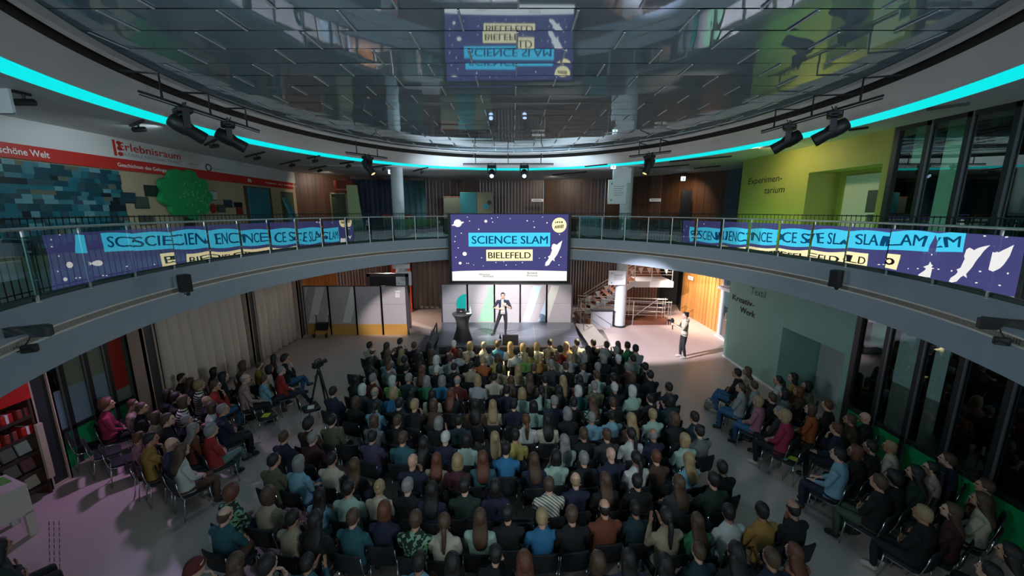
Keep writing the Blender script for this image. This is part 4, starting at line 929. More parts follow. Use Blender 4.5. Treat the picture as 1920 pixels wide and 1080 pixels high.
M_dcurt = mat('dark_blue_curtain_cloth', srgb(52, 62, 82), .8, bump=.1, bscale=120, var=.05)
M_gcurt = mat('grey_curtain_cloth', srgb(120, 112, 104), .85, bump=.1, bscale=120, var=.05)
curtain('curtain', (-9.36, 9.95, 0), (-9.38, 13.3, 0), .03, ZS, 9, .17, M_curt, 'wide beige curtain in deep folds, left wall between two timber edged panels')
curtain('curtain', (-9.38, 13.85, 0), (-9.38, 16.5, 0), .03, ZS, 7, .16, M_curt, 'narrower beige curtain on the left wall, beyond the first one')
curtain('curtain', (-5.6, 21.6, 0), (-3.3, 21.9, 0), .03, ZS, 8, .07, M_gcurt, 'grey curtain behind the left end of the stage, lower floor')
curtain('curtain', (gz(664, 420, 22).x, 21.6, 0), (gz(752, 420, 22).x, 21.9, 0), ZG+.03, 7.15, 10, .09, M_dcurt, 'dark blue curtain left of the left gallery column')
curtain('curtain', (gz(756, 420, 22).x, 22.2, 0), (gz(796, 420, 22).x, 22.6, 0), ZG+.03, 7.15, 4, .09, mat('teal_curtain_cloth', srgb(52, 92, 96), .8, bump=.1, var=.05), 'dark teal curtain right of the left gallery column')
# reception desk, exhibit cabinets, planters
dk = empty('reception_desk', (gz(745, 430, 19.6).x, 19.6, ZG), 'olive reception desk with red top behind the left glass railing', 'desk'); dw = (gz(772, 430, 19.6).x-gz(726, 430, 19.6).x)/2
MB().rbox(-dw, -.3, 0, dw, .3, 1.02, .12).build('body', mat('olive_desk', srgb(112, 118, 84), .6, var=.06), dk); MB().rbox(-dw-.05, -.38, 1.02, dw+.12, .36, 1.10, .1).build('top', mat('red_top', srgb(140, 44, 34), .5, var=.05), dk); MB().box(-dw*.7, -.32, .1, dw*.95, -.3, .52).build('teal_graphic', mat('teal_graphic', srgb(30, 120, 132), .5, var=.4, vscale=6), dk)
cb = empty('exhibit_cabinet', (gz(893, 400, 21.6).x, 21.6, ZG), 'tall beige cabinet with teal side above the screen', 'cabinet')
x0_, x1_ = gz(864, 400, 21.6).x-cb.location.x, gz(923, 400, 21.6).x-cb.location.x
MB().box(x0_, 0, 0, x1_, .9, 2.26).build('body', mat('beige_cabinet', srgb(128, 124, 92), .6, var=.06), cb); MB().box(x0_-.02, -.02, 0, x0_+(x1_-x0_)*.5, .0, 2.24).build('teal_front', mat('teal_front', srgb(22, 108, 112), .5, var=.06), cb)
MB().lathe([(.0, 0), (.15, 0), (.15, .02), (0, .02)], 16, M=Matrix.Translation((x1_*.62, -.02, 1.5))@Matrix.Rotation(PI/2, 4, 'X')).build('round_badge', mat('teal_badge', srgb(30, 130, 150), .5, var=.05), cb); MB().lathe([(.0, 0), (.12, 0), (.12, .02), (0, .02)], 16, M=Matrix.Translation((x1_*.82, -.005, 1.72))@Matrix.Rotation(PI/2, 4, 'X')).build('dark_badge', M_letter, cb)
lc = empty('exhibit_cabinet', (gz(848, 400, 22.1).x, 22.1, ZG), 'lower olive cabinet with red rim, left behind the beige one', 'cabinet'); MB().box(-.45, 0, 0, .45, .6, 2.0).build('body', mat('olive_cabinet', srgb(74, 78, 58), .6, var=.08), lc); MB().box(-.47, -.02, 2.0, .47, .62, 2.05).build('rim', M_tread, lc)
hb = empty('cabinet', (gz(1108, 430, 19.9).x, 19.9, ZG), 'turquoise ribbed cabinet behind the railing right of the screen', 'cabinet'); MB().box(-.55, 0, .08, .55, .4, .98).build('body', mat('turquoise_cabinet', srgb(90, 160, 165), .5, var=.03), hb)
mb = MB()
for k in range(9): mb.box(-.52+.125*k, -.02, .1, -.50+.125*k, 0, .96)
mb.build('ribs', M_conc, hb); MB().box(-.5, .05, 0, .5, .35, .08).build('plinth', M_dark, hb)
gd = empty('door_leaf', (gz(1284, 400, 20.2).x, 20.25, ZG), 'dark doorway leaf in the timber wall of the right gallery', 'door'); MB().box(-.22, 0, 0, .3, .05, 2.3).build('leaf', M_dark, gd)
def plate(px, py, y, wd, h, label):
    p = gz(px, py, y); o = MB().box(-wd/2, 0, -h/2, wd/2, .02, h/2).build('door_plate', M_paper, loc=p); tag(o, label, 'sign'); MB().box(-wd*.36, -.004, -h*.14, wd*.3, -.001, h*.12).build('print', M_gl, o)
plate(1230, 375, 22.2, .72, .16, 'white name plate on the timber wall, right gallery'); plate(1008, 375.5, 24.6, .75, .17, 'pale name plate on the timber wall right above the screen')
o = MB().box(-.01, -.3, -.09, .0, .3, .09).build('door_plate', M_paper, loc=(9.33, 20.2, 2.05)); tag(o, 'white name plate on the warm timber wall beside the dark niche', 'sign'); MB().box(-.014, -.2, -.02, -.0105, .2, .02).build('print', M_gl, o)
# lettering on the right walls
def wtext(lines, x, name, label):
    r = empty(name, (x, lines[0][2], lines[0][3]), label, 'lettering'); inv = Matrix.Translation(-r.location)
    for body, ya, yb, z, cap, shear, bold in lines:
        t = MB().text(body, frame((0, 0, 0), (1, 0, 0), (0, 1, 0)), 1, 0, bold=bold, shear=shear); xs = [v[0] for v in t.v]; k = (yb-ya)/(max(xs)-min(xs)); mn = min(xs)
        F = frame((x-.006, ya, z), (0, 1 if yb > ya else -1, 0), (0, 0, 1)); k = abs(k)
        lm = MB()
        for sh in ((-.014, 0, .014) if bold else (0,)): lm.add([Vector((x-.006-abs(sh)*.02, ya+((v[0]-mn)*k+sh)*(1 if yb > ya else -1), z+v[1]*cap/.72)) for v in t.v], t.f)
        lm.build('word', M_letter, r, fix=False)
    for ch in r.children: ch.matrix_parent_inverse = inv
def yy(px, py, x): return at_x(px, py, x)
e0, e1, e2, e3 = yy(1403, 345, GX), yy(1467, 333, GX), yy(1433, 362, GX), yy(1471, 358, GX)
wtext([('Experimen-', e0.y, e1.y, e0.z-.02, .23, .12, 0), ('tarium', e2.y, e3.y, e2.z-.02, .23, .12, 0)], GX, 'wall_lettering', 'black Experimentarium lettering on the lime green gallery wall')
k0, k1, k2, k3 = yy(1374, 558, RX), yy(1415, 568, RX), yy(1388, 580, RX), yy(1416, 592, RX); t0_, t1_ = yy(1408, 549, RX), yy(1436, 557, RX)
wtext([('Kreativ-', k0.y, k1.y, k0.z-.06, .21, 0, .008), ('Werk', k2.y, k3.y, k2.z-.08, .21, 0, .008)], RX, 'wall_lettering', 'bold black Kreativ-Werk lettering on the teal wall'); wtext([('Textil', t0_.y, t1_.y, t0_.z-.02, .24, .05, 0)], RX, 'wall_lettering', 'thin black Textil lettering half hidden under the gallery, teal wall')
# ------------------------------------------------------------------ lower left corner: shop shelf, white stand, chairs along the wall
sh = empty('shop_shelf', (-9.3, 6.2, 0), 'dark shop shelf with red header and rows of goods, lower left', 'shelf'); inv = Matrix.Translation(-sh.location)
MB().box(-9.6, 5.3, 0, -9.15, 5.34, 2.4).box(-9.6, 6.86, 0, -9.15, 6.9, 2.4).box(-9.6, 5.3, 0, -9.58, 6.9, 2.4).build('side_panel', mat('brown_shelf_wood', srgb(70, 42, 30), .6, var=.1), sh)
for z in (.22, .58, .94, 1.30, 1.66): MB().box(-9.58, 5.34, z-.02, -9.12, 6.86, z).box(-9.13, 5.34, z, -9.11, 6.86, z+.05).build('shelf_board', mat('shelf_board', srgb(60, 38, 30), .6, var=.1), sh)
MB().box(-9.55, 5.3, 2.02, -9.12, 6.9, 2.42).build('header', mat('red_header', srgb(205, 24, 20), .5, var=.03), sh)
MB().box(-9.1, 6.82, .35, -9.05, 6.92, 1.5).build('price_rail', M_lightwood, sh)
for ch in sh.children: ch.matrix_parent_inverse = inv
goods = [('gift_box', 'box', mat('goods_red', srgb(190, 36, 30), .5, var=.2)), ('gift_box', 'box', mat('goods_brick', srgb(150, 60, 50), .5, var=.2)), ('booklet', 'booklet', mat('goods_white', srgb(205, 204, 200), .5, var=.1)), ('booklet', 'booklet', mat('goods_grey', srgb(140, 130, 128), .5, var=.1)),
         ('booklet', 'booklet', mat('goods_rose', srgb(150, 96, 96), .5, var=.1)), ('tin', 'tin', mat('goods_green', srgb(90, 160, 60), .5, var=.1)), ('tin', 'tin', mat('goods_orange', srgb(220, 96, 40), .5, var=.1)), ('booklet', 'booklet', mat('goods_cream', srgb(210, 196, 170), .5, var=.1))]
gm = {0: [5, 2, 6, 5, 3, 7], 1: [3, 4, 2, 4, 3, 4], 2: [2, 3, 2, 2, 3, 2], 3: [0, 1, 0, 0, 1, 0], 4: [0, 0, 1, 0, 0, 1]}
gn = ['bottom', 'second lowest', 'middle', 'second highest', 'top']; cn = ['red', 'brick red', 'white', 'grey', 'dusty rose', 'green', 'orange', 'cream']
rn = random.Random(4); prot = {}
for row, zz in enumerate((.22, .58, .94, 1.30, 1.66)):
    for k, g in enumerate(gm[row]):
        nm, ct, m = goods[g]; y = 5.55+k*.245; 
        if (nm) not in prot:
            prot[nm] = (MB().rbox(-.11, -.09, 0, .11, .09, .2, .015).mesh(nm, m) if nm == 'gift_box' else MB().box(-.02, -.10, 0, .02, .10, .26, M=Matrix.Rotation(-.25, 4, 'Y')).mesh(nm, m) if nm == 'booklet' else MB().lathe([(.08, 0), (.085, .01), (.085, .17), (.08, .18)], 16).mesh(nm, m, True))
        o = inst(nm, prot[nm], None, Matrix.Translation((-9.28 if nm != 'booklet' else -9.32, y, zz+.001)), [m])
        tag(o, '%s %s on the %s shelf board, %s from the camera end' % (cn[g], nm.replace('_', ' '), gn[row], ordn(k+1)), ct, 'goods on the shop shelf')
        if nm == 'gift_box': MB().box(-.112, -.02, 0, .112, .02, .202).build('ribbon', M_wl if g == 0 else M_letter, o)
ws = empty('display_stand', (-8.75, 5.55, 0), 'white display stand with sloping top in the lower left corner', 'stand', rz=-.35)
MB().box(-.36, -.5, .42, .36, .5, .95).build('body', mat('stand_white', srgb(196, 186, 178), .5, var=.03), ws)
for sx in (-.31, .31):
    for sy in (-.45, .45): MB().box(sx-.05, sy-.05, 0, sx+.05, sy+.05, .45).build('leg', mat('stand_white', srgb(196, 186, 178)), ws)
MB().lathe([(.02, 0), (.02, .02)], 10, M=Matrix.Translation((.36, 0, .7))@Matrix.Rotation(PI/2, 4, 'Y')).build('knob', M_dark, ws)
for k, (c, l) in enumerate((((96, 160, 70), 'green brochure lying on the white display stand, far end'), ((60, 84, 60), 'dark green brochure lying in the middle of the white display stand'), ((150, 168, 150), 'pale brochure lying on the white display stand, near end'))):
    o = MB().box(-.15, -.12, 0, .15, .12, .012).box(-.15, -.12, .012, .15, -.10, .014).build('brochure', mat('brochure_%d' % k, srgb(*c), .4, var=.4, vscale=12), loc=(-8.75+.05*k, 5.9-.32*k, .951)); o.rotation_euler = (0, 0, -.35+.2*k); tag(o, l, 'brochure', 'brochures on the white stand')
# walking frame in front of the boards
wk = empty('walking_frame', at_z(606, 630, 0), 'black wheeled walking frame parked before the striped display board', 'walking frame')
for s in (-.27, .27):
    MB().tube([(s, -.25, .08), (s, .05, .62), (s, .12, .92), (s, -.02, .95)], .016, 7).tube([(s, .30, .08), (s, .05, .62)], .016, 7).build('side_frame', M_dark, wk, True)
    for y in (-.25, .30): MB().lathe([(.09, -.018), (.10, -.01), (.10, .01), (.09, .018)], 16, M=Matrix.Translation((s, y, .10))@Matrix.Rotation(PI/2, 4, 'Y')).build('wheel', M_black, wk, True)
MB().rbox(-.25, -.16, .56, .25, .14, .62, .04).box(-.22, -.15, .3, .22, .1, .55).build('seat_bag', M_black, wk)
# tripod with video camera
p = at_z(606, 778, 0)
tp = empty('camera_tripod', p, 'black tripod at the left edge of the main seating block', 'tripod')
for k in range(3):
    a = math.radians(100+120*k); MB().tube([(.05*math.cos(a), .05*math.sin(a), 1.22), (.24*math.cos(a), .24*math.sin(a), .5), (.36*math.cos(a), .36*math.sin(a), .02)], [.03, .024, .018], 8).build('leg', M_dark, tp, True)
MB().lathe([(.05, 1.18), (.06, 1.25), (.05, 1.32), (.03, 1.36), (.06, 1.38)], 12).tube([(0, .02, 1.33), (.02, -.28, 1.22)], .012, 6).build('head', M_dark, tp, True)
vc = empty('video_camera', p+Vector((0, 0, 1.40)), 'black video camera mounted on the tripod', 'camera', rz=-.3)
MB().rbox(-.065, -.16, .0, .065, .14, .15, .02).build('body', M_black, vc); MB().lathe([(.05, .14), (.055, .24), (.06, .27), (.045, .27)], 14, M=Matrix.Translation((0, 0, .08))@Matrix.Rotation(-PI/2, 4, 'X')).build('lens', M_black, vc, True); MB().tube([(0, -.12, .15), (0, -.1, .21), (0, .08, .21), (0, .1, .15)], .014, 6).build('handle', M_black, vc, True)
# ------------------------------------------------------------------ people
HAIRC = {'d': ('dark', (.012, .009, .008)), 'n': ('brown', (.075, .038, .02)), 'g': ('grey', (.21, .20, .19)), 'w': ('white', (.50, .48, .45)), 'y': ('blond', (.31, .21, .105)), 'r': ('reddish', (.115, .036, .018))}
HM = {k: mat('hair_'+v[0], v[1], .55, var=.25, vscale=30, bump=.4, bscale=60) for k, v in HAIRC.items()}
SK = [mat('skin_%s' % n, c, .5, var=.04, vscale=20) for n, c in (('fair', (.58, .34, .25)), ('warm', (.50, .27, .18)), ('tan', (.36, .18, .11)))]
M_eye = mat('eye_dark', (.02, .015, .012), .2, var=.1); M_lip = mat('lips', (.36, .12, .10), .45, var=.05)
TOPC = {'black': (18, 18, 20), 'darkgrey': (58, 58, 60), 'grey': (122, 124, 126), 'lightgrey': (176, 180, 180), 'white': (226, 224, 218), 'cream': (220, 208, 176), 'beige': (184, 164, 130), 'brown': (92, 60, 38), 'rust': (140, 62, 28), 'orange': (206, 92, 30),
        'mustard': (200, 140, 50), 'yellow': (214, 190, 84), 'olive': (104, 108, 70), 'lime': (130, 190, 80), 'green': (46, 140, 84), 'darkgreen': (24, 56, 44), 'mint': (176, 212, 192), 'teal': (36, 104, 116), 'darkteal': (18, 58, 66), 'lightblue': (132, 190, 214), 'blue': (34, 130, 190),
        'navy': (24, 32, 66), 'purple': (74, 62, 104), 'maroon': (84, 26, 36), 'red': (200, 34, 28), 'darkred': (120, 30, 28), 'pink': (206, 120, 140), 'magenta': (196, 30, 80), 'rose': (206, 160, 150)}
TOPW = {'darkgrey': 'dark grey', 'lightgrey': 'light grey', 'darkgreen': 'dark green', 'darkteal': 'dark teal', 'lightblue': 'light blue', 'darkred': 'dark red'}
def mute(c):
    m_ = sum(c)/3; return [(m_+(x-m_)*.82)*.80 for x in c]
TM = {k: mat('cloth_'+k, srgb(*mute(v)), .85, bump=.35, bscale=45, var=.07, vscale=9) for k, v in TOPC.items()}
def pattern(name, c1, c2, kind, scale):
    m = bpy.data.materials.new(name); m.use_nodes = True; nt = m.node_tree; b = nt.nodes['Principled BSDF']; b.inputs['Roughness'].default_value = .85
    tc = nt.nodes.new('ShaderNodeTexCoord'); rp = nt.nodes.new('ShaderNodeMath'); rp.operation = 'GREATER_THAN'; rp.inputs[1].default_value = .52
    if kind == 'wave': t = nt.nodes.new('ShaderNodeTexWave'); t.inputs['Scale'].default_value = scale; t.bands_direction = 'Z'; o = t.outputs['Fac']
    elif kind == 'diag': t = nt.nodes.new('ShaderNodeTexWave'); t.inputs['Scale'].default_value = scale; t.bands_direction = 'DIAGONAL'; o = t.outputs['Fac']
    else: t = nt.nodes.new('ShaderNodeTexNoise'); t.inputs['Scale'].default_value = scale; o = t.outputs['Fac']
    nt.links.new(tc.outputs['Object'], t.inputs['Vector']); nt.links.new(o, rp.inputs[0]); mx = nt.nodes.new('ShaderNodeMix'); mx.data_type = 'RGBA'
    mx.inputs[6].default_value = (*srgb(*c1), 1); mx.inputs[7].default_value = (*srgb(*c2), 1); nt.links.new(rp.outputs[0], mx.inputs[0]); nt.links.new(mx.outputs[2], b.inputs['Base Color'])
    TM[name] = m
pattern('striped', (40, 40, 48), (220, 212, 190), 'wave', 6); pattern('diagonal', (110, 108, 96), (200, 196, 178), 'diag', 9); pattern('floral', (20, 40, 34), (120, 160, 124), 'noise', 14); pattern('patterned', (70, 24, 24), (150, 96, 72), 'noise', 16); pattern('dotted', (232, 230, 224), (30, 30, 34), 'noise', 26)
TOPC.update({k: 0 for k in ('striped', 'diagonal', 'floral', 'patterned', 'dotted')}); TOPW.update({'striped': 'striped cream', 'diagonal': 'striped beige', 'floral': 'green floral', 'patterned': 'red patterned', 'dotted': 'white dotted'})
TRM = {'k': mat('trousers_black', srgb(20, 20, 24), .8, bump=.3, bscale=40), 'j': mat('jeans_blue', srgb(48, 92, 130), .8, bump=.4, bscale=60, var=.1), 'n': mat('trousers_navy', srgb(26, 34, 52), .8, bump=.3, bscale=40), 'e': mat('trousers_green_grey', srgb(92, 116, 112), .8, bump=.3, bscale=40), 'b': mat('trousers_brown', srgb(86, 60, 48), .8, bump=.3, bscale=40), 'o': mat('trousers_olive', srgb(60, 74, 58), .8, bump=.3, bscale=40)}
M_shoe = mat('shoe_dark', (.015, .014, .014), .5, bump=.2); M_shoew = mat('shoe_pale', srgb(170, 165, 155), .6, bump=.2)

def hand(mb, W, d, n, t, curl=.5, sc=1., spread=.006):
    W, d, n = Vector(W), Vector(d).normalized(), Vector(n); n = (n-d*n.dot(d)).normalized(); s = d.cross(n)*t
    def R(c, w_, th): return [c+s*(w_*math.cos(a))+n*(th*math.sin(a)) for a in [2*PI*k/10 for k in range(10)]]
    mb.loft([R(W-d*.01*sc, .026*sc, .021*sc), R(W+d*.03*sc, .036*sc, .019*sc), R(W+d*.07*sc, .042*sc, .016*sc), R(W+d*.098*sc, .038*sc, .012*sc)])
    segs = [(W, W+d*.09*sc, .03, .03)]
    for i, L in enumerate((.068, .078, .074, .058)):
        k = W+d*.088*sc+s*(1.5-i)*.0205*sc; e = d+s*(1.5-i)*spread*18; e.normalize()
        c1, c2, c3 = curl*.5, curl*1.1, curl*1.6
        p1 = k+(e*math.cos(c1)+n*math.sin(c1))*L*.46*sc; p2 = p1+(e*math.cos(c2)+n*math.sin(c2))*L*.32*sc; p3 = p2+(e*math.cos(c3)+n*math.sin(c3))*L*.25*sc
        mb.tube([k-d*.02*sc, k, p1, p2, p3], [.0095*sc, .0095*sc, .009*sc, .0085*sc, .006*sc], 7); segs.append((k, p3, .01, .01))
    b = W+d*.022*sc+s*.026*sc; p1 = b+(d*.62+s*.78)*.040*sc; p2 = p1+(d*.85+s*.25+n*.45*curl)*.030*sc
    mb.tube([b, p1, p2, p2+(d*.9+n*.3*curl)*.022*sc], [.013*sc, .0115*sc, .010*sc, .007*sc], 7); segs.append((b, p2+d*.02, .012, .01))
    return segs
HEADL = [((0, -.008, .025), (.076, .096, .098)), ((0, .020, -.045), (.060, .070, .075)), ((0, .066, -.088), (.024, .022, .022)), ((0, .074, .036), (.052, .022, .016)), ((0, .062, -.012), (.058, .03, .03)),
         ((0, .098, -.016), (.013, .02, .017)), ((0, .090, .008), (.009, .012, .03)), ((0, .080, -.056), (.024, .014, .011)), ((.078, -.010, -.005), (.010, .024, .034)), ((-.078, -.010, -.005), (.010, .024, .034)), ((0, -.055, -.02), (.055, .045, .06))]
def figure(name, J, voxel=.010, extra=None):
    """one continuous body grown round a posed skeleton, then clothing shells drawn off it; returns meshes + head matrix"""
    mb = MB(); seg = []     # seg: p0 p1 r0 r1 label
    V_ = Vector
    def limb(pts, rs, labels, n=10):
        mb.tube(pts, rs, n)
        for i in range(len(pts)-1):
            seg.append((V_(pts[i]), V_(pts[i+1]), rs[i], rs[i+1], labels[i]))
    T = J['torso']      # list of (center, rx, ry)
    rings = []
    for c, rx, ry in T: rings.append([V_((c[0]+rx*math.copysign(abs(math.cos(a))**.85, math.cos(a)), c[1]+ry*math.copysign(abs(math.sin(a))**.85, math.sin(a)), c[2])) for a in [2*PI*k/20 for k in range(20)]])
    mb.loft(rings)
    for (c, rx, ry), (c2, rx2, ry2) in zip(T, T[1:]):
        lb = 'trousers' if (c[2]+c2[2])/2 < J['belt'] else 'top'
        for q in (-.55, 0, .55): seg.append((V_((c[0]+rx*q, c[1], c[2])), V_((c2[0]+rx2*q, c2[1], c2[2])), ry, ry2, lb))
    hd = J['head']; M = Matrix.Translation(hd)@Euler((J.get('hp', 0), 0, J.get('hy', 0))).to_matrix().to_4x4()
    nk = J['neck']; mb.tube([V_(nk)+V_((0, -.012, -.06)), nk, M@V_((0, -.02, -.05))], [.075, .056, .054], 12)
    seg.append((V_(nk)+V_((0, 0, .035)), V_(hd), .062, .1, 'skin')); seg.append((V_(hd), M@V_((0, .02, -.07)), .1, .06, 'skin'))
    for c, r in HEADL: mb.ell(c, r, M=M)
    for t, k in ((1, 'R'), (-1, 'L')):
        sh, el, wr = J['sh'+k], J['el'+k], J['wr'+k]
        limb([V_(sh)+V_((-t*.06, 0, -.01)), sh, V_(sh).lerp(V_(el), .5), el, V_(el).lerp(V_(wr), .35), wr], [.06, .060, .052, .043, .040, .028], ['top']*5 if not J.get('bare_forearm') else ['top']*3+['skin']*2)
        ds = J.get('hd'+k, V_(wr)-V_(el)); hs = hand(mb, wr, ds, J['hn'+k], J.get('ht'+k, t), J.get('curl'+k, .5))
        for a, b, r0, r1 in hs: seg.append((a, b, r0+.012, r1+.012, 'skin'))
        hp, kn, an, toe = J['hp'+k], J['kn'+k], J['an'+k], J['toe'+k]
        limb([hp, V_(hp).lerp(V_(kn), .5), kn, V_(kn).lerp(V_(an), .35), an], [.088, .076, .056, .055, .038], ['trousers']*4, 12)
        a, b = V_(an), V_(toe); f = (b-a); f.z = 0; f = f.normalized(); he = a-f*.04; he.z = b.z
        mb.tube([he+V_((0, 0, .005)), a+V_((0, 0, -.035)), a.lerp(b, .6)+V_((0, 0, -.008)), b], [.034, .042, .042, .03], 10)
        seg.append((he, b, .045, .035, 'shoes')); seg.append((a+V_((0, 0, -.03)), a.lerp(b, .5), .045, .04, 'shoes'))
    me0 = mb.mesh('raw', SK[0]); o = bpy.data.objects.new('raw', me0); C.objects.link(o)
    md = o.modifiers.new('r', 'REMESH'); md.mode = 'VOXEL'; md.voxel_size = voxel; md.use_smooth_shade = True
    m2 = o.modifiers.new('s', 'SMOOTH'); m2.factor = .5; m2.iterations = 2
    bpy.context.view_layer.update()
    me = bpy.data.meshes.new_from_object(o.evaluated_get(bpy.context.evaluated_depsgraph_get())); me.name = name
    bpy.data.objects.remove(o); bpy.data.meshes.remove(me0)
    n = len(me.vertices); co = np.empty(n*3); me.vertices.foreach_get('co', co); co = co.reshape(-1, 3); no = np.empty(n*3); me.vertices.foreach_get('normal', no); no = no.reshape(-1, 3)
    ed = np.empty(len(me.edges)*2, int); me.edges.foreach_get('vertices', ed); ed = ed.reshape(-1, 2); deg = np.bincount(ed.ravel(), minlength=n)[:, None]
    best = np.full(n, 1e9); lab = np.zeros(n, int); names = ['skin', 'top', 'trousers', 'shoes', 'shirt']
    for p0, p1, r0, r1, l in seg:
        a, b = np.array(p0), np.array(p1); d = b-a; t = np.clip(((co-a)@d)/max(1e-9, d@d), 0, 1); dist = np.linalg.norm(co-a-t[:, None]*d, axis=1)-(r0+(r1-r0)*t); k = dist < best
        best[k] = dist[k]; lab[k] = names.index(l)
    soft = np.isin(lab, (1, 2))[:, None]*np.clip((np.abs(co[:, 2:3]-J['neck'].z)+.0)*6, .3, 1)
    for _ in range(14):      # cloth hides the joints: ease the trunk and limbs into one another
        acc = np.zeros_like(co); np.add.at(acc, ed[:, 0], co[ed[:, 1]]); np.add.at(acc, ed[:, 1], co[ed[:, 0]]); co = co+(acc/np.maximum(deg, 1)-co)*soft*.6
    me.vertices.foreach_set('co', co.ravel()); me.update(); me.vertices.foreach_get('normal', no.ravel()) if False else None
    if extra: lab = extra(co, lab)
    me.materials.clear()
    for m_ in (SK[0], M_eye, M_lip): me.materials.append(m_)
    Mi = np.array(M.inverted()); h = co@Mi[:3, :3].T+Mi[:3, 3]
    P = len(me.polygons); fv = [tuple(p.vertices) for p in me.polygons]; mi = [0]*P; fl = [set(lab[list(f)]) for f in fv]
    for i, f in enumerate(fv):
        c = h[list(f)].mean(0)
        if abs(abs(c[0])-.031) < .016 and abs(c[2]-.012) < .009 and c[1] > .055: mi[i] = 1
        elif abs(c[0]) < .024 and abs(c[2]+.056) < .009 and c[1] > .07: mi[i] = 2
    me.polygons.foreach_set('material_index', mi); me.polygons.foreach_set('use_smooth', [True]*P)
    out = {'body': me, 'M': M}
    for li, off in ((1, .009), (2, .007), (3, .007), (4, .008)):
        idx0 = [i for i, s in enumerate(fl) if s == {li} or (li == 1 and li in s and 0 not in s) or (li == 3 and li in s)]
        for nm_, idx in (((names[li], idx0),) if li != 3 else (('shoeR', [i for i in idx0 if co[fv[i][0]][0] > J['split']]), ('shoeL', [i for i in idx0 if co[fv[i][0]][0] <= J['split']]))):
          if not idx: continue
          used = sorted({v for i in idx for v in fv[i]}); mp = {v: k for k, v in enumerate(used)}
          sm = bpy.data.meshes.new('shoe' if li == 3 else names[li]); sm.from_pydata([tuple(co[v]+no[v]*off) for v in used], [], [tuple(mp[v] for v in fv[i]) for i in idx])
          sm.polygons.foreach_set('use_smooth', [True]*len(idx)); sm.materials.append(TM['black']); sm.update(); out[nm_] = sm
    return out
def seated(name, sw=.19, legs=0, arms=0, hy=0., hp=.05, lean=0., girth=1.):
    V_ = Vector; ly = lean
    J = {'torso': [((0, -.08, .44), .13*girth, .12), ((0, -.10, .50), .165*girth, .13), ((0, -.115+ly*.3, .66), .145*girth, .108*girth), ((0, -.115+ly*.7, .86), .160, .112), ((0, -.11+ly, .965), sw*.90, .10), ((0, -.10+ly, 1.025), sw*.66, .080), ((0, -.09+ly, 1.075), .062, .058)], 'belt': .55,
         'neck': V_((0, -.085+ly, 1.09)), 'head': V_((0, -.045+ly*1.2, 1.225)), 'hy': hy, 'hp': hp}
    for t, k in ((1, 'R'), (-1, 'L')):
        J['sh'+k] = V_((t*sw, -.105+ly, .975)); J['el'+k] = V_((t*(sw+.035), -.03+ly, .735)); J['wr'+k] = V_((t*.10, .16, .625)); J['hn'+k] = V_((0, 0, -1)); J['hd'+k] = V_((-t*.35, 1, -.15)); J['curl'+k] = .4
        J['hp'+k] = V_((t*.09, -.07, .51)); J['kn'+k] = V_((t*.105, .335, .50)); J['an'+k] = V_((t*.11, .30, .10)); J['toe'+k] = V_((t*.13, .44, .035))
    J['split'] = 0. if legs != 1 else .0
    if arms == 1:      # folded across the chest
        J['wrR'] = V_((-.10, .055+ly, .80)); J['elR'] = V_((sw+.03, .0+ly, .76)); J['hdR'] = V_((-1, .1, .1)); J['hnR'] = V_((0, -1, 0)); J['wrL'] = V_((.09, .075+ly, .77)); J['elL'] = V_((-sw-.03, .0+ly, .74)); J['hdL'] = V_((1, 0, .1)); J['hnL'] = V_((0, -1, 0))
    elif arms == 2:    # clapping
        J['wrR'] = V_((.075, .19+ly, .92)); J['hdR'] = V_((-.25, .5, .9)); J['hnR'] = V_((-1, 0, 0)); J['wrL'] = V_((-.075, .19+ly, .92)); J['hdL'] = V_((.25, .5, .9)); J['hnL'] = V_((1, 0, 0)); J['curlR'] = J['curlL'] = .12
        for k, t in (('R', 1), ('L', -1)): J['el'+k] = V_((t*(sw+.045), .0+ly, .78))
    elif arms == 3:    # chin on hand
        J['elR'] = V_((.15, .14, .70)); J['wrR'] = V_((.075, .085+ly, .99)); J['hdR'] = V_((-.2, -.2, 1)); J['hnR'] = V_((-.3, -1, 0)); J['curlR'] = .9
    elif arms == 4:    # hands clasped together in the lap
        for k, t in (('R', 1), ('L', -1)): J['wr'+k] = V_((t*.07, .12, .63)); J['hd'+k] = V_((-t*.9, .6, -.1)); J['curl'+k] = .7
    if legs == 1:      # one leg crossed over the other
        J['knR'] = V_((.03, .36, .60)); J['anR'] = V_((-.10, .46, .30)); J['toeR'] = V_((-.11, .60, .27))
    elif legs == 2:    # legs stretched forward
        for k, t in (('R', 1), ('L', -1)): J['an'+k] = V_((t*.12, .58, .10)); J['toe'+k] = V_((t*.14, .72, .05)); J['kn'+k] = V_((t*.12, .36, .49))
    return figure(name, J)
POSE = [seated('person', .190, 0, 0), seated('person', .168, 0, 4, hy=.1, girth=.94), seated('person', .192, 0, 1, hy=-.12, girth=1.06), seated('person', .170, 1, 0, hy=.15, girth=.95), seated('person', .186, 0, 2, hy=.05),
        seated('person', .184, 1, 3, hy=-.2, hp=-.05), seated('person', .170, 0, 1, hy=.25, hp=.1, girth=.95), seated('person', .196, 2, 4, hy=-.25, girth=1.12), seated('person', .168, 0, 2, hy=-.1, girth=.95), seated('person', .20, 1, 1, hy=.12, girth=1.12)]
FEM = [1, 3, 6, 8]; MAL = [0, 2, 5, 7, 9, 4]

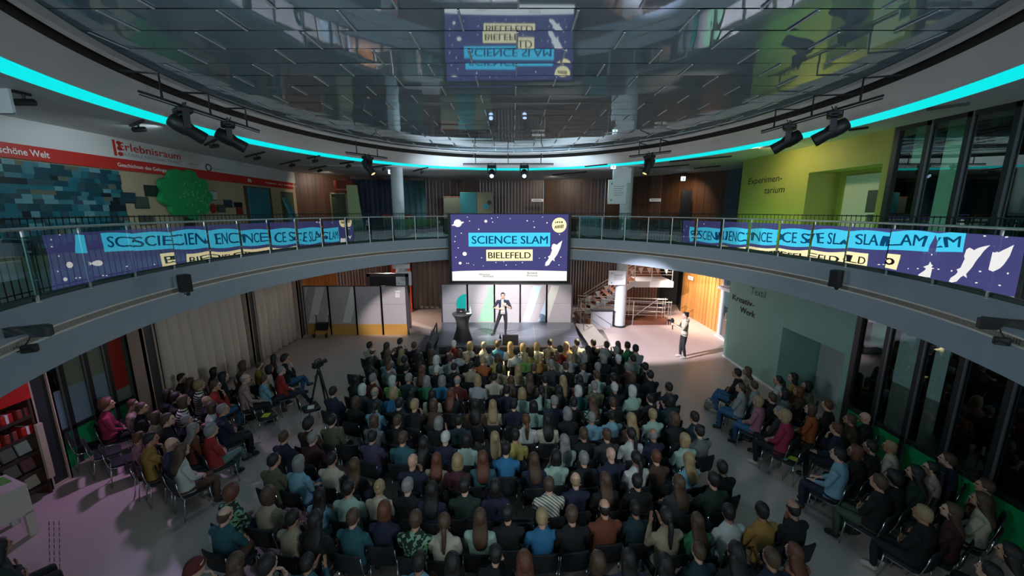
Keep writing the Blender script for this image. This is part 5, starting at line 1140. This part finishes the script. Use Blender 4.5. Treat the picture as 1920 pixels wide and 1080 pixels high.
def hair_mesh(style, seed=0):
    rn = random.Random(seed); mb = MB(); nu, nv = 40, 22; c = Vector((0, -.010, .025)); E_ = (.0805, .101, .102); rows = []
    for j in range(nv+1):
        th = -PI/2+PI*(j+.01)/(nv+.02); row = []
        for i in range(nu):
            a = 2*PI*i/nu; d = Vector((math.cos(th)*math.cos(a), math.cos(th)*math.sin(a), math.sin(th)))   # x right, y forward
            yd = d.y/max(1e-6, math.hypot(d.x, d.y))
            zmin = float(np.interp(yd, (-1, -.6, -.25, .05, .30, .50, .70, 1), (-.86, -.84, -.60, -.32, -.22, .22, .50, .58)))
            if style in 'lo': zmin -= .12*(1-max(0, yd))
            if style == 'k': zmin = -.25 if yd < .2 else .38
            s = d.z-zmin
            if style == 'f': s = min(s, .30-d.z+.25*(-min(0, d.y)))
            k = max(0., min(1., (s+.02)/.17)); k = k*k*(3-2*k)
            thick = {'s': .10, 'l': .15, 'o': .20, 'p': .09, 'u': .09, 'c': .36, 'f': .06, 'k': .14, 'z': .10}[style]
            if style == 's' and d.z > .4: thick += .05
            if style != 'k': thick += .34*max(0, -d.z-.08)*max(0, -d.y)
            nz = (.018*math.sin(13*a+seed)+.012*math.sin(29*a+2*seed+5*th)) if style != 'k' else .006*math.sin(60*a)
            if style == 'c': nz = .05*math.sin(9*a+7*th)*math.sin(8*th+seed)+.03*math.sin(21*a-9*th)
            r = (1+thick+nz)*k+.80*(1-k); row.append(c+Vector((E_[0]*d.x, E_[1]*d.y, E_[2]*d.z))*r)
        rows.append(row)
    mb.loft(rows)
    def sheet(lv):
        R = []
        for (cx, cy, z, rx, ry) in lv: R.append([Vector((cx+rx*(1+.035*math.sin(11*a+seed))*math.cos(a), cy+ry*math.sin(a)*(1+.05*math.sin(7*a+z*30)), z)) for a in [2*PI*k/24 for k in range(24)]])
        mb.loft(R)
    if style == 'o': sheet([(0, -.035, .05, .086, .075), (0, -.035, 0, .098, .078), (0, -.038, -.06, .103, .080), (0, -.042, -.11, .098, .074), (0, -.045, -.135, .082, .058)])
    if style == 'l': sheet([(0, -.035, .05, .086, .075), (0, -.038, -.03, .098, .078), (0, -.065, -.11, .104, .070), (0, -.115, -.17, .112, .060), (0, -.165, -.24, .110, .044), (0, -.195, -.31, .095, .034), (0, -.20, -.37, .062, .022)])
    if style in 'pz':
        mb.ell((0, -.108, .035), (.03, .028, .03), 10, 6)
        mb.tube([(0, -.105, .04), (0, -.150, .0), (.005, -.165, -.08), (.0, -.178, -.17), (-.005, -.205, -.26), (0, -.21, -.33)], [.02, .034, .036, .034, .026, .010], 10)
    if style == 'u': mb.ell((0, -.095, .085), (.044, .042, .040), 12, 8)
    if style == 'k': mb.tube([(.086*math.cos(a), -.012+.108*math.sin(a)-.0, .025+.035*(math.sin(a)*.6)) for a in [2*PI*i/24 for i in range(24)]], .016, 6, closed=True)
    return mb.mesh('hair', HM['d'], True)
HAIR = {s: [hair_mesh(s, k) for k in range(2)] for s in 'slopucfk'}
HW = {'s': 'short %s hair', 'l': 'long loose %s hair', 'o': '%s bob', 'p': '%s ponytail', 'u': '%s hair in a bun', 'c': 'curly %s hair', 'f': 'balding %s hair', 'b': 'bald head', 'k': '%s knitted cap'}
# ------------------------------------------------------------------ chairs
M_seat = mat('black_chair_fabric', (.014, .014, .016), .8, bump=.3, bscale=80)
CH = {}
CH['seat'] = MB().rbox(-.205, -.20, .415, .205, .21, .455, .06).mesh('seat', M_seat, True)
bk = []
for z, dy, hw in ((.50, -.238, .19), (.53, -.243, .20), (.68, -.262, .205), (.82, -.285, .20), (.85, -.29, .185)):
    bk.append([Vector((hw*u, dy-.02*(1-u*u), z)) for u in (-1, -.6, -.2, .2, .6, 1)]+[Vector((hw*u, dy-.018-.02*(1-u*u), z)) for u in (1, .6, .2, -.2, -.6, -1)])
CH['backrest'] = MB().loft(bk).mesh('backrest', M_seat, True)
CH['legf'] = MB().tube([(0, 0, 0), (0, -.015, .25), (0, -.03, .425)], .011, 7).mesh('leg', M_chrome, True)
CH['legb'] = MB().tube([(0, 0, 0), (0, .03, .25), (0, .05, .425)], .011, 7).mesh('leg', M_chrome, True)
for k_, sx in (('uprightR', .205), ('uprightL', -.205)): CH[k_] = MB().tube([(sx*.98, .17, .41), (sx*.98, -.15, .41), (sx, -.19, .425), (sx*1.02, -.23, .47), (sx*1.01, -.262, .62), (sx, -.285, .78)], .010, 7).mesh('side_frame', M_chrome, True)
def chair(x, y, rz, label, group='black audience chairs', sz=1.):
    r = empty('stacking_chair', (x, y, 0), label, 'chair', group, rz)
    r.scale = (1, 1, sz)
    inst('seat', CH['seat'], r); inst('backrest', CH['backrest'], r); inst('side_frame', CH['uprightR'], r); inst('side_frame', CH['uprightL'], r)
    for sx in (-.2, .2): inst('leg', CH['legf'], r, Matrix.Translation((sx, .21, 0))); inst('leg', CH['legb'], r, Matrix.Translation((sx, -.25, 0)))
    return r
def person(x, y, rz, pose, hs, hc, top, tr, label, group, sk=0, z=0, sc=1., hv=0, shoe=None):
    P = POSE[pose]; r = inst('person', P['body'], None, Matrix.Translation((x, y, z))@Matrix.Rotation(rz, 4, 'Z')@Matrix.Scale(sc, 4), [SK[sk]])
    tag(r, label, 'person', group)
    if hs == 'k': inst('knitted_cap', HAIR['k'][0], r, P['M'], [TM['darkred']])
    elif hs != 'b': inst('hair', HAIR[hs][hv], r, P['M'], [HM[hc]])
    for k, m in (('top', TM[top]), ('trousers', TRM[tr]), ('shoeR', shoe or M_shoe), ('shoeL', shoe or M_shoe)):
        if k in P: inst({'top': 'sweater', 'shoeR': 'shoe', 'shoeL': 'shoe'}.get(k, k), P[k], r, None, [m])
    return r
PEOPLE = """
#R
694 648 s d cream
726 649 l d black
751 641 s d brown
777 648 s n navy
805 648 l d black
851 645 s w red
881 648 o y cream
908 648 s g white
933 646 s n blue
957 648 l y white
980 651 o y dotted
1006 649 o y white
1031 643 s d darkgrey
1062 648 l y yellow
1081 643 s d white
1112 643 s d black c
1137 647 s d lightgrey c
1162 646 l n black c
1175 648 s d green
1187 654 s d lightgrey
#R
700 659 f n black
728 662 l n lightblue
753 661 l y navy
784 660 l n brown
809 662 l n darkgrey
841 656 s d black
861 662 o n white
896 658 s d darkgrey
916 658 s d white
968 660 s d white
995 660 o n yellow
1026 662 l y darkgreen
1050 655 s d red
1076 655 f y beige
1102 655 l d black
1130 660 o g darkgrey
1155 657 s g navy
#R
696 677 l d brown
729 676 s n lightblue
759 675 s d black
788 669 l d black
818 674 o w lightgrey
845 672 s n lightgrey
876 673 s y black
905 675 s y orange
933 671 o n yellow
984 669 o y lime
1013 671 s y mustard
1042 672 s n cream
1068 670 s y lightgrey
1095 670 o g black
1131 672 o g black
1159 673 s w black
1187 673 s d lightgrey
#R
696 696 l d cream
730 689 s r grey
762 689 s d black
792 694 l r white
818 693 s w black
852 688 s d black
883 686 s d beige
936 690 o d beige
971 692 l y cream
1001 689 s n black
1034 683 s g darkgrey
1060 687 s n black
1094 688 s n lightgrey
1119 688 s g black
1176 688 s g maroon
1209 688 s d black
#R
668 711 l d black
700 709 s g darkred
736 713 o w lime
768 709 s g darkteal
800 714 o g green
829 713 o g blue
858 713 f g darkred
896 713 o y lightgrey
927 707 s d cream
958 713 l n black
993 709 l n black
1021 711 s d olive
1055 713 l y darkgrey
1086 711 l d rust
1119 704 s n mint
1150 708 s d darkgreen
1185 706 o n navy
1218 703 s d black
#R
680 729 o w darkgrey
703 735 f g darkteal
743 736 o y blue
768 737 l d darkgrey
811 739 l d cream
846 737 l r black
951 731 s d navy
977 737 o y mint
1015 733 p d mint
1048 731 l d black
1084 732 o w teal
1114 724 s g olive
1153 727 s w black
1185 732 o w mint
1253 726 s d navy
#R
667 753 o n black
704 761 p d lightblue
748 756 s d black
779 759 s y black
812 758 o n brown
892 758 l d brown
923 759 l y beige
964 758 s d navy
1000 761 o d mint
1039 752 s g navy
1075 755 s d black
1110 751 l n floral
1148 755 s n black
1220 748 s d black
1252 749 o d darkteal
626 734 s d navy
#R
581 794 c d brown
623 788 s d olive
702 788 o n grey
746 789 s n black
823 792 o g black
861 788 s d darkteal
986 787 p r white
1026 787 l d cream
1064 774 o g black
1109 783 s g lightblue
1150 779 s d lightblue
1179 785 l y brown
1224 777 s y mint
1263 784 o n black
1301 782 s d darkteal
#R
534 819 s n navy
587 821 s g maroon
699 818 s d purple
756 821 s n teal
795 830 l d black
836 820 s w navy
875 824 o d mint
928 820 l y black
966 816 s d yellow
1057 826 l g mint
1094 813 s n black
1137 815 s n darkgrey
1184 813 p d white
1224 814 f g navy
1283 824 o y mint
1310 808 s d grey
#R
515 863 s d olive
561 867 o g lightblue
623 860 s d cream
665 871 l n black
777 864 b n navy
817 861 l r beige
858 864 o y maroon
905 858 l r teal
949 841 s d blue
1001 861 l n navy
1043 856 o d mint
1094 859 s g black
1145 851 b n navy
1192 858 p d white
1229 856 s r brown
1290 861 l y lightblue
1353 876 s d black
#R
436 923 c r floral
504 926 o n beige
598 928 l d lightblue
655 915 s d mint
712 913 u y cream
765 910 s g black
810 917 l d navy
872 910 s d darkgreen
929 913 o d navy
1029 908 s n diagonal
1079 899 f y navy
1134 899 l n black
1194 902 s d black
1271 904 l n darkgrey
1336 899 s d darkgreen
#R
423 965 f n teal
556 971 s d beige
591 973 l d black
663 969 s n teal
721 955 o r navy
780 973 s n floral
833 978 p n cream
900 969 l n mint
952 962 s d black
1016 969 s y blue
1072 964 s n black
1133 951 f d rust
1195 953 s d darkteal
1247 967 p d beige c
1305 976 l n green
1365 960 s d white
1427 957 s d mustard
1486 953 f d black
#R
367 1065 k r black
444 1054 l n black
513 1059 s d grey
568 1054 s d teal c
786 1052 s d lightblue
848 1054 l d mint
931 1038 s d black c
981 1052 l r black
1120 1052 o n black
1177 1047 l d purple
1246 1056 l d white
1316 1033 s n darkteal
1370 1035 l d black
1445 1045 s n navy c
1487 1035 l r patterned
#L
2 1026 l d darkgreen k
514 672 l d maroon k
536 673 c d black j
462 685 o n beige k
483 685 s n mustard k
507 692 o d cream k
526 695 s g red n
403 697 l d beige k
425 707 l d black k
448 706 o n brown k
466 710 f g rose k
492 711 s n lightblue n
342 709 s d black k
359 717 l n darkgrey k
376 722 c y striped k
404 723 s n red j
316 739 o d black k
331 745 s d black k
352 752 o n striped k
382 751 b g black k
400 763 o n white k
419 768 s g navy k
322 787 s n black k
345 788 s g navy k
364 804 l g rust k
398 807 c g red e
322 832 b n purple n
342 844 l n white b
208 758 c r magenta k
244 758 s r rose k
267 765 s n black k
294 782 o n beige k
266 821 s r pink k
283 823 s d mustard k
#Q
1381 700 s d black j
1400 696 l n beige k
1388 727 p n lightgrey j
1412 723 s n lightgrey k
1458 713 p d white k
1486 708 l d mustard k
1512 724 o d olive k
1496 734 o r brown k
1423 752 o y pink j
1446 746 s n black k
1469 738 o d grey k
1456 771 s g darkgrey k
1473 779 o y magenta k
1519 767 o n orange k
1550 760 s r black k
1593 787 s n brown k
1621 783 b n black k
1567 804 s r navy k
1571 852 s d lightblue n
1602 847 o r black k
1631 838 s d black k
1666 838 s y cream k
1673 896 c d black k
1647 904 s n black o
1714 886 l d darkgreen k
1743 878 p d rose k
1775 862 s n navy k
1845 912 s n brown k
1837 937 l n cream k
1782 958 l n maroon k
1728 963 s y black k
1890 1036 l d rose k
1852 1072 s d orange e
"""
# ------------------------------------------------------------------ the audience
rn = random.Random(21)
BLK = []; cur = None
for ln in PEOPLE.strip().split('\n'):
    if ln[0] == '#': cur = (ln[1], []); BLK.append(cur); continue
    t = ln.split(); cur[1].append((int(t[0]), int(t[1]), t[2], t[3], t[4], t[5] if len(t) > 5 else ''))
rown = 0
# heads sit on their sight lines; people who would share a seat slide along them (taller nearer, shorter farther)
DD = np.array([list(ray(e[0], e[1])) for k_, l_ in BLK for e in l_]); KK = np.array([k_ != 'R' for k_, l_ in BLK for e in l_])
T0 = np.array([(1.225*(1+.02*math.sin(7.3*i))-CAM_Z)/d[2] for i, d in enumerate(DD)]); TT = T0.copy(); TL, TU = (1.315-CAM_Z)/DD[:, 2], (1.135-CAM_Z)/DD[:, 2]; SX = np.zeros(len(TT))
for it in range(250):
    X, Y = DD[:, 0]*TT+SX, DD[:, 1]*TT; dx, dy = X[:, None]-X[None], Y[:, None]-Y[None]
    wx = np.where(KK, .46, .40)[:, None]; wy = np.where(KK, .48, .58)[:, None]; q = np.sqrt((dx/wx)**2+(dy/wy)**2); np.fill_diagonal(q, 9)
    m_ = np.clip(1-q, 0, None); sg = np.where(dy == 0, np.sign(np.arange(len(TT))[:, None]-np.arange(len(TT))[None]), np.sign(dy))
    TT = np.clip(TT+(m_*sg).sum(1)*.10/DD[:, 1]+(T0-TT)*.01, TL, TU); SX = np.clip(SX+(m_*np.sign(dx)).sum(1)*.03-SX*.02, -.07, .07)
pi_ = -1
GAR = {'s': 'jumper', 'l': 'top', 'o': 'cardigan', 'p': 'top', 'u': 'top', 'c': 'shirt', 'f': 'jumper', 'b': 'jumper', 'k': 'coat'}
for kind, lst in BLK:
    ix = list(range(pi_+1, pi_+1+len(lst))); pi_ += len(lst)
    if kind == 'R': rown += 1; order = sorted(range(len(lst)), key=lambda j: lst[j])
    else: order = sorted(range(len(lst)), key=lambda j: lst[j][1])
    ix = [ix[j] for j in order]; lst = [lst[j] for j in order]
    for i, (px, py, hs, hc, top, fl) in enumerate(lst):
        p = Vector((0, 0, CAM_Z))+Vector(DD[ix[i]])*TT[ix[i]]; p.x += SX[ix[i]]; sc = p.z/1.225
        tgt = (-.1, 17.4) if kind == 'R' else (-.6, 14.8) if kind == 'L' else (.4, 14.8)
        fem = hs in 'lopu' or (hs == 'c' and hc in 'ry'); ps = rn.choice(FEM if fem else MAL[:5])
        if 'c' in fl: ps = 8 if fem else 4
        elif ps in (4, 8) and rn.random() < .7: ps = 1 if fem else 0
        tr = next((c for c in fl if c in 'kjnebo'), None) or rn.choice('kkkjnnb')
        rz = -math.atan2(tgt[0]-p.x, tgt[1]-p.y)*(.75 if kind == 'R' else .95)+rn.uniform(-.07, .07)
        off = Matrix.Rotation(rz, 3, 'Z')@Vector((0, -.045*sc, 0)); x, y = p.x-off.x, p.y-off.y
        hw = HW[hs].replace('%s', HAIRC[hc][0]) if hs != 'k' else 'a red knitted cap'
        tw = TOPW.get(top, top)
        if kind == 'R': wh = ('front row' if rown == 1 else '%s row' % ordn(rown))+', %s from left' % ordn(i+1); gr = 'audience in the main block, %s row' % ordn(rown)
        else: wh = '%s farthest in %s side block' % (ordn(i+1), 'left' if kind == 'L' else 'right'); gr = 'audience in the %s side block' % ('left' if kind == 'L' else 'right')
        sh_ = M_shoew if rn.random() < .2 else None
        person(x, y, rz, ps, hs, hc, top, tr, 'person with %s in %s %s, %s' % (hw, tw, GAR[hs], wh), gr, rn.choice((0, 0, 1, 1, 2)), 0, sc, rn.randint(0, 1), sh_)
        chair(x, y, rz, 'black chair under the person in %s, %s' % (tw, wh), sz=sc)
def emptychair(px, py, z, rz, label):
    p = at_z(px, py, z); chair(p.x, p.y, rz, label); return p
c1 = emptychair(583, 764, .45, -.9, 'empty black chair with white sheet beside the tripod')
emptychair(673, 703, .7, -.1, 'empty black chair at the left end of the fifth row')
emptychair(664, 826, .75, 0, 'empty black chair inside the ninth row, between two pairs of people')
emptychair(974, 962, .75, 0, 'empty black chair left of the blond person in the blue jumper')
c2 = emptychair(1476, 858, .45, .55, 'empty black chair with bright flyers, right side block, aisle end')
c3 = emptychair(499, 779, .45, -.75, 'empty black chair with yellow flyer, left side block, aisle end')
for k, (px, py) in enumerate(((165, 812), (196, 823), (228, 836))): emptychair(px, py, .75, -.75, 'empty black chair by the left windows, %s from the window' % ordn(k+1))
def flyer(p, dx, dy, rz, col, label):
    o = MB().box(-.08, -.105, 0, .08, .105, .004).box(-.06, .05, .004, .06, .08, .0045).build('flyer', mat('flyer_'+col, srgb(*{'white': (215, 220, 225), 'yellow': (206, 214, 60), 'aqua': (110, 200, 190)}[col]), .5, var=.05), loc=(p.x+dx, p.y+dy, .457)); o.rotation_euler = (0, 0, rz); tag(o, label, 'flyer', 'flyers left on chairs')
flyer(c1, 0, 0, .4, 'white', 'white sheet lying on the empty chair by the tripod'); flyer(c3, 0, 0, .2, 'yellow', 'yellow flyer on the empty chair of the left side block')
flyer(c2, -.09, .02, .5, 'aqua', 'aqua flyer on the empty chair of the right side block'); flyer(c2, .09, -.03, .75, 'yellow', 'yellow flyer beside the aqua one on the right side chair')
def bag(px, py, m, label, sc=1.):
    p = at_z(px, py, .15); r = empty('bag', (p.x, p.y, 0), label, 'bag'); r.scale = (sc,)*3
    MB().loft([[Vector((a*k, b*k2, z)) for a, b in ((-.16, -.08), (0, -.10), (.16, -.08), (.17, 0), (.16, .08), (0, .10), (-.16, .08), (-.17, 0))] for z, k, k2 in ((0, .9, .9), (.06, 1.05, 1.1), (.2, 1, .9), (.3, .85, .4), (.32, .8, .25))]).build('body', m, r, True)
    MB().tube([(-.09, 0, .30), (-.07, 0, .42), (.07, 0, .42), (.09, 0, .30)], .012, 6).build('handle', M_black, r, True)
bag(1384, 812, mat('bag_dark_cloth', srgb(30, 44, 40), .8, bump=.3), 'dark bag on the floor below the pink jumper person, right block'); bag(1331, 758, mat('bag_canvas', srgb(150, 150, 136), .8, bump=.3), 'pale canvas bag under the front chair of the right block', .8)
bag(1600, 985, mat('bag_dark_cloth', srgb(30, 44, 40)), 'small dark bag on the floor by the right aisle, near camera', .6)
# ------------------------------------------------------------------ the two standing people
V_ = Vector
def standing(**k):
    J = {'torso': [((0, 0, .84), .13, .10), ((0, 0, .93), .165, .112), ((0, 0, 1.08), .14, .098), ((0, 0, 1.26), .162, .108), ((0, 0, 1.37), .165, .095), ((0, -.005, 1.43), .115, .072), ((0, -.01, 1.475), .06, .056)], 'belt': .96, 'neck': V_((0, -.008, 1.49)), 'head': V_((0, .02, 1.615)), 'hp': 0, 'hy': 0, 'split': 0.}
    for t, s in ((1, 'R'), (-1, 'L')):
        J['sh'+s] = V_((t*.19, -.005, 1.395)); J['el'+s] = V_((t*.24, -.03, 1.12)); J['wr'+s] = V_((t*.23, .06, .88)); J['hn'+s] = V_((-t, 0, 0))
        J['hp'+s] = V_((t*.09, 0, .90)); J['kn'+s] = V_((t*.105, .02, .49)); J['an'+s] = V_((t*.11, -.01, .10)); J['toe'+s] = V_((t*.13, .15, .035))
    J.update(k); return J
Jp = standing(hp=.05, split=.12, elR=V_((.36, -.02, 1.13)), wrR=V_((.13, .15, 1.12)), hdR=V_((-1, .1, .03)), hnR=V_((0, -1, 0)), elL=V_((-.33, .03, 1.10)), wrL=V_((-.115, .19, 1.27)), hdL=V_((.55, -.05, .85)), hnL=V_((.4, -1, 0)), curlL=1.05, curlR=.35, bare_forearm=True,
              knR=V_((.24, .04, .48)), anR=V_((.36, -.02, .10)), toeR=V_((.46, .12, .035)), knL=V_((-.12, .03, .49)), anL=V_((-.10, .0, .10)), toeL=V_((-.15, .16, .035)))
def jack(co, lab):
    lab = lab.copy(); k = (lab == 1) & (np.abs(co[:, 0]+.0) < .062+.05*np.clip((1.35-co[:, 2])*1.2, 0, 1)) & (co[:, 1] > 0.02) & (co[:, 2] < 1.50); lab[k] = 4; return lab
Fp = figure('person', Jp, .0075, jack)
pp_ = at_z(943, 629, SH)
spk = inst('person', Fp['body'], None, Matrix.Translation((pp_.x, 15.75, SH))@Matrix.Rotation(PI, 4, 'Z')@Matrix.Scale(1.035, 4), [SK[0]])
tag(spk, 'person speaking on stage in navy jacket and white shirt, holding a microphone', 'person')
inst('hair', HAIR['s'][0], spk, Fp['M'], [HM['d']]); inst('jacket', Fp['top'], spk, None, [TM['navy']]); inst('shirt', Fp['shirt'], spk, None, [TM['white']]); inst('trousers', Fp['trousers'], spk, None, [TRM['k']]); [inst('shoe', Fp[k_], spk, None, [M_shoe]) for k_ in ('shoeR', 'shoeL')]
h = V_((-.115, .19, 1.27))+V_((.55, -.05, .85)).normalized()*.075+V_((0, -.03, 0))
mic = MB().tube([h+V_((-.03, .035, -.10)), h+V_((0, .02, .02)), h+V_((.025, -.005, .10))], [.011, .013, .016], 10).mesh('handle', M_black, True)
mc = empty('microphone', (0, 0, 0), 'black hand microphone held by the speaker on stage', 'microphone'); mc.matrix_world = spk.matrix_basis.copy(); inst('handle', mic, mc)
MB().ell(h+V_((.03, -.01, .125)), (.024, .024, .026)).build('mesh_ball', M_dark, mc, True)
Jq = standing(hp=-.08, elR=V_((.22, .10, 1.14)), wrR=V_((.06, .33, 1.22)), hdR=V_((-.2, 1, .25)), hnR=V_((-1, 0, 0)), elL=V_((-.22, .12, 1.15)), wrL=V_((-.05, .36, 1.26)), hdL=V_((.2, 1, .3)), hnL=V_((1, 0, 0)), curlR=1., curlL=1., knR=V_((.10, .05, .49)), anR=V_((.10, .05, .10)), toeR=V_((.11, .21, .035)), anL=V_((-.10, -.06, .10)), toeL=V_((-.11, .10, .035)))
Fq = figure('person', Jq, .0085)
q = at_z(1279, 671, 0)
ph = inst('person', Fq['body'], None, Matrix.Translation((q.x, q.y, 0))@Matrix.Rotation(math.radians(82), 4, 'Z')@Matrix.Scale(1.03, 4), [SK[0]])
tag(ph, 'person standing in white hoodie and dark trousers, filming with a handheld camera', 'person')
inst('hair', HAIR['u'][0], ph, Fq['M'], [HM['d']]); inst('hoodie', Fq['top'], ph, None, [TM['cream']]); inst('trousers', Fq['trousers'], ph, None, [TRM['k']]); [inst('shoe', Fq[k_], ph, None, [M_shoew]) for k_ in ('shoeR', 'shoeL')]
MB().loft([[V_((.10*math.cos(a)*k, -.075+.06*math.sin(a)*k, z)) for a in [2*PI*i/16 for i in range(16)]] for z, k in ((1.36, .5), (1.40, 1.0), (1.46, 1.05), (1.50, .6))]).build('hood', TM['cream'], ph, True)
gb = empty('handheld_camera', (0, 0, 0), 'black handheld camera on a grip held by the person in white hoodie', 'camera'); gb.matrix_world = ph.matrix_basis.copy()
MB().rbox(-.075, .40, 1.36, .075, .50, 1.47, .02).box(-.03, .43, 1.47, .03, .49, 1.50).build('body', M_black, gb); MB().lathe([(.035, .0), (.04, .09), (.045, .12), (.03, .12)], 14, M=Matrix.Translation((0, .50, 1.41))@Matrix.Rotation(-PI/2, 4, 'X')).build('lens', M_black, gb, True)
MB().tube([(0, .45, 1.36), (0, .44, 1.26), (0, .42, 1.08)], [.02, .018, .022], 8).build('grip', M_black, gb, True)
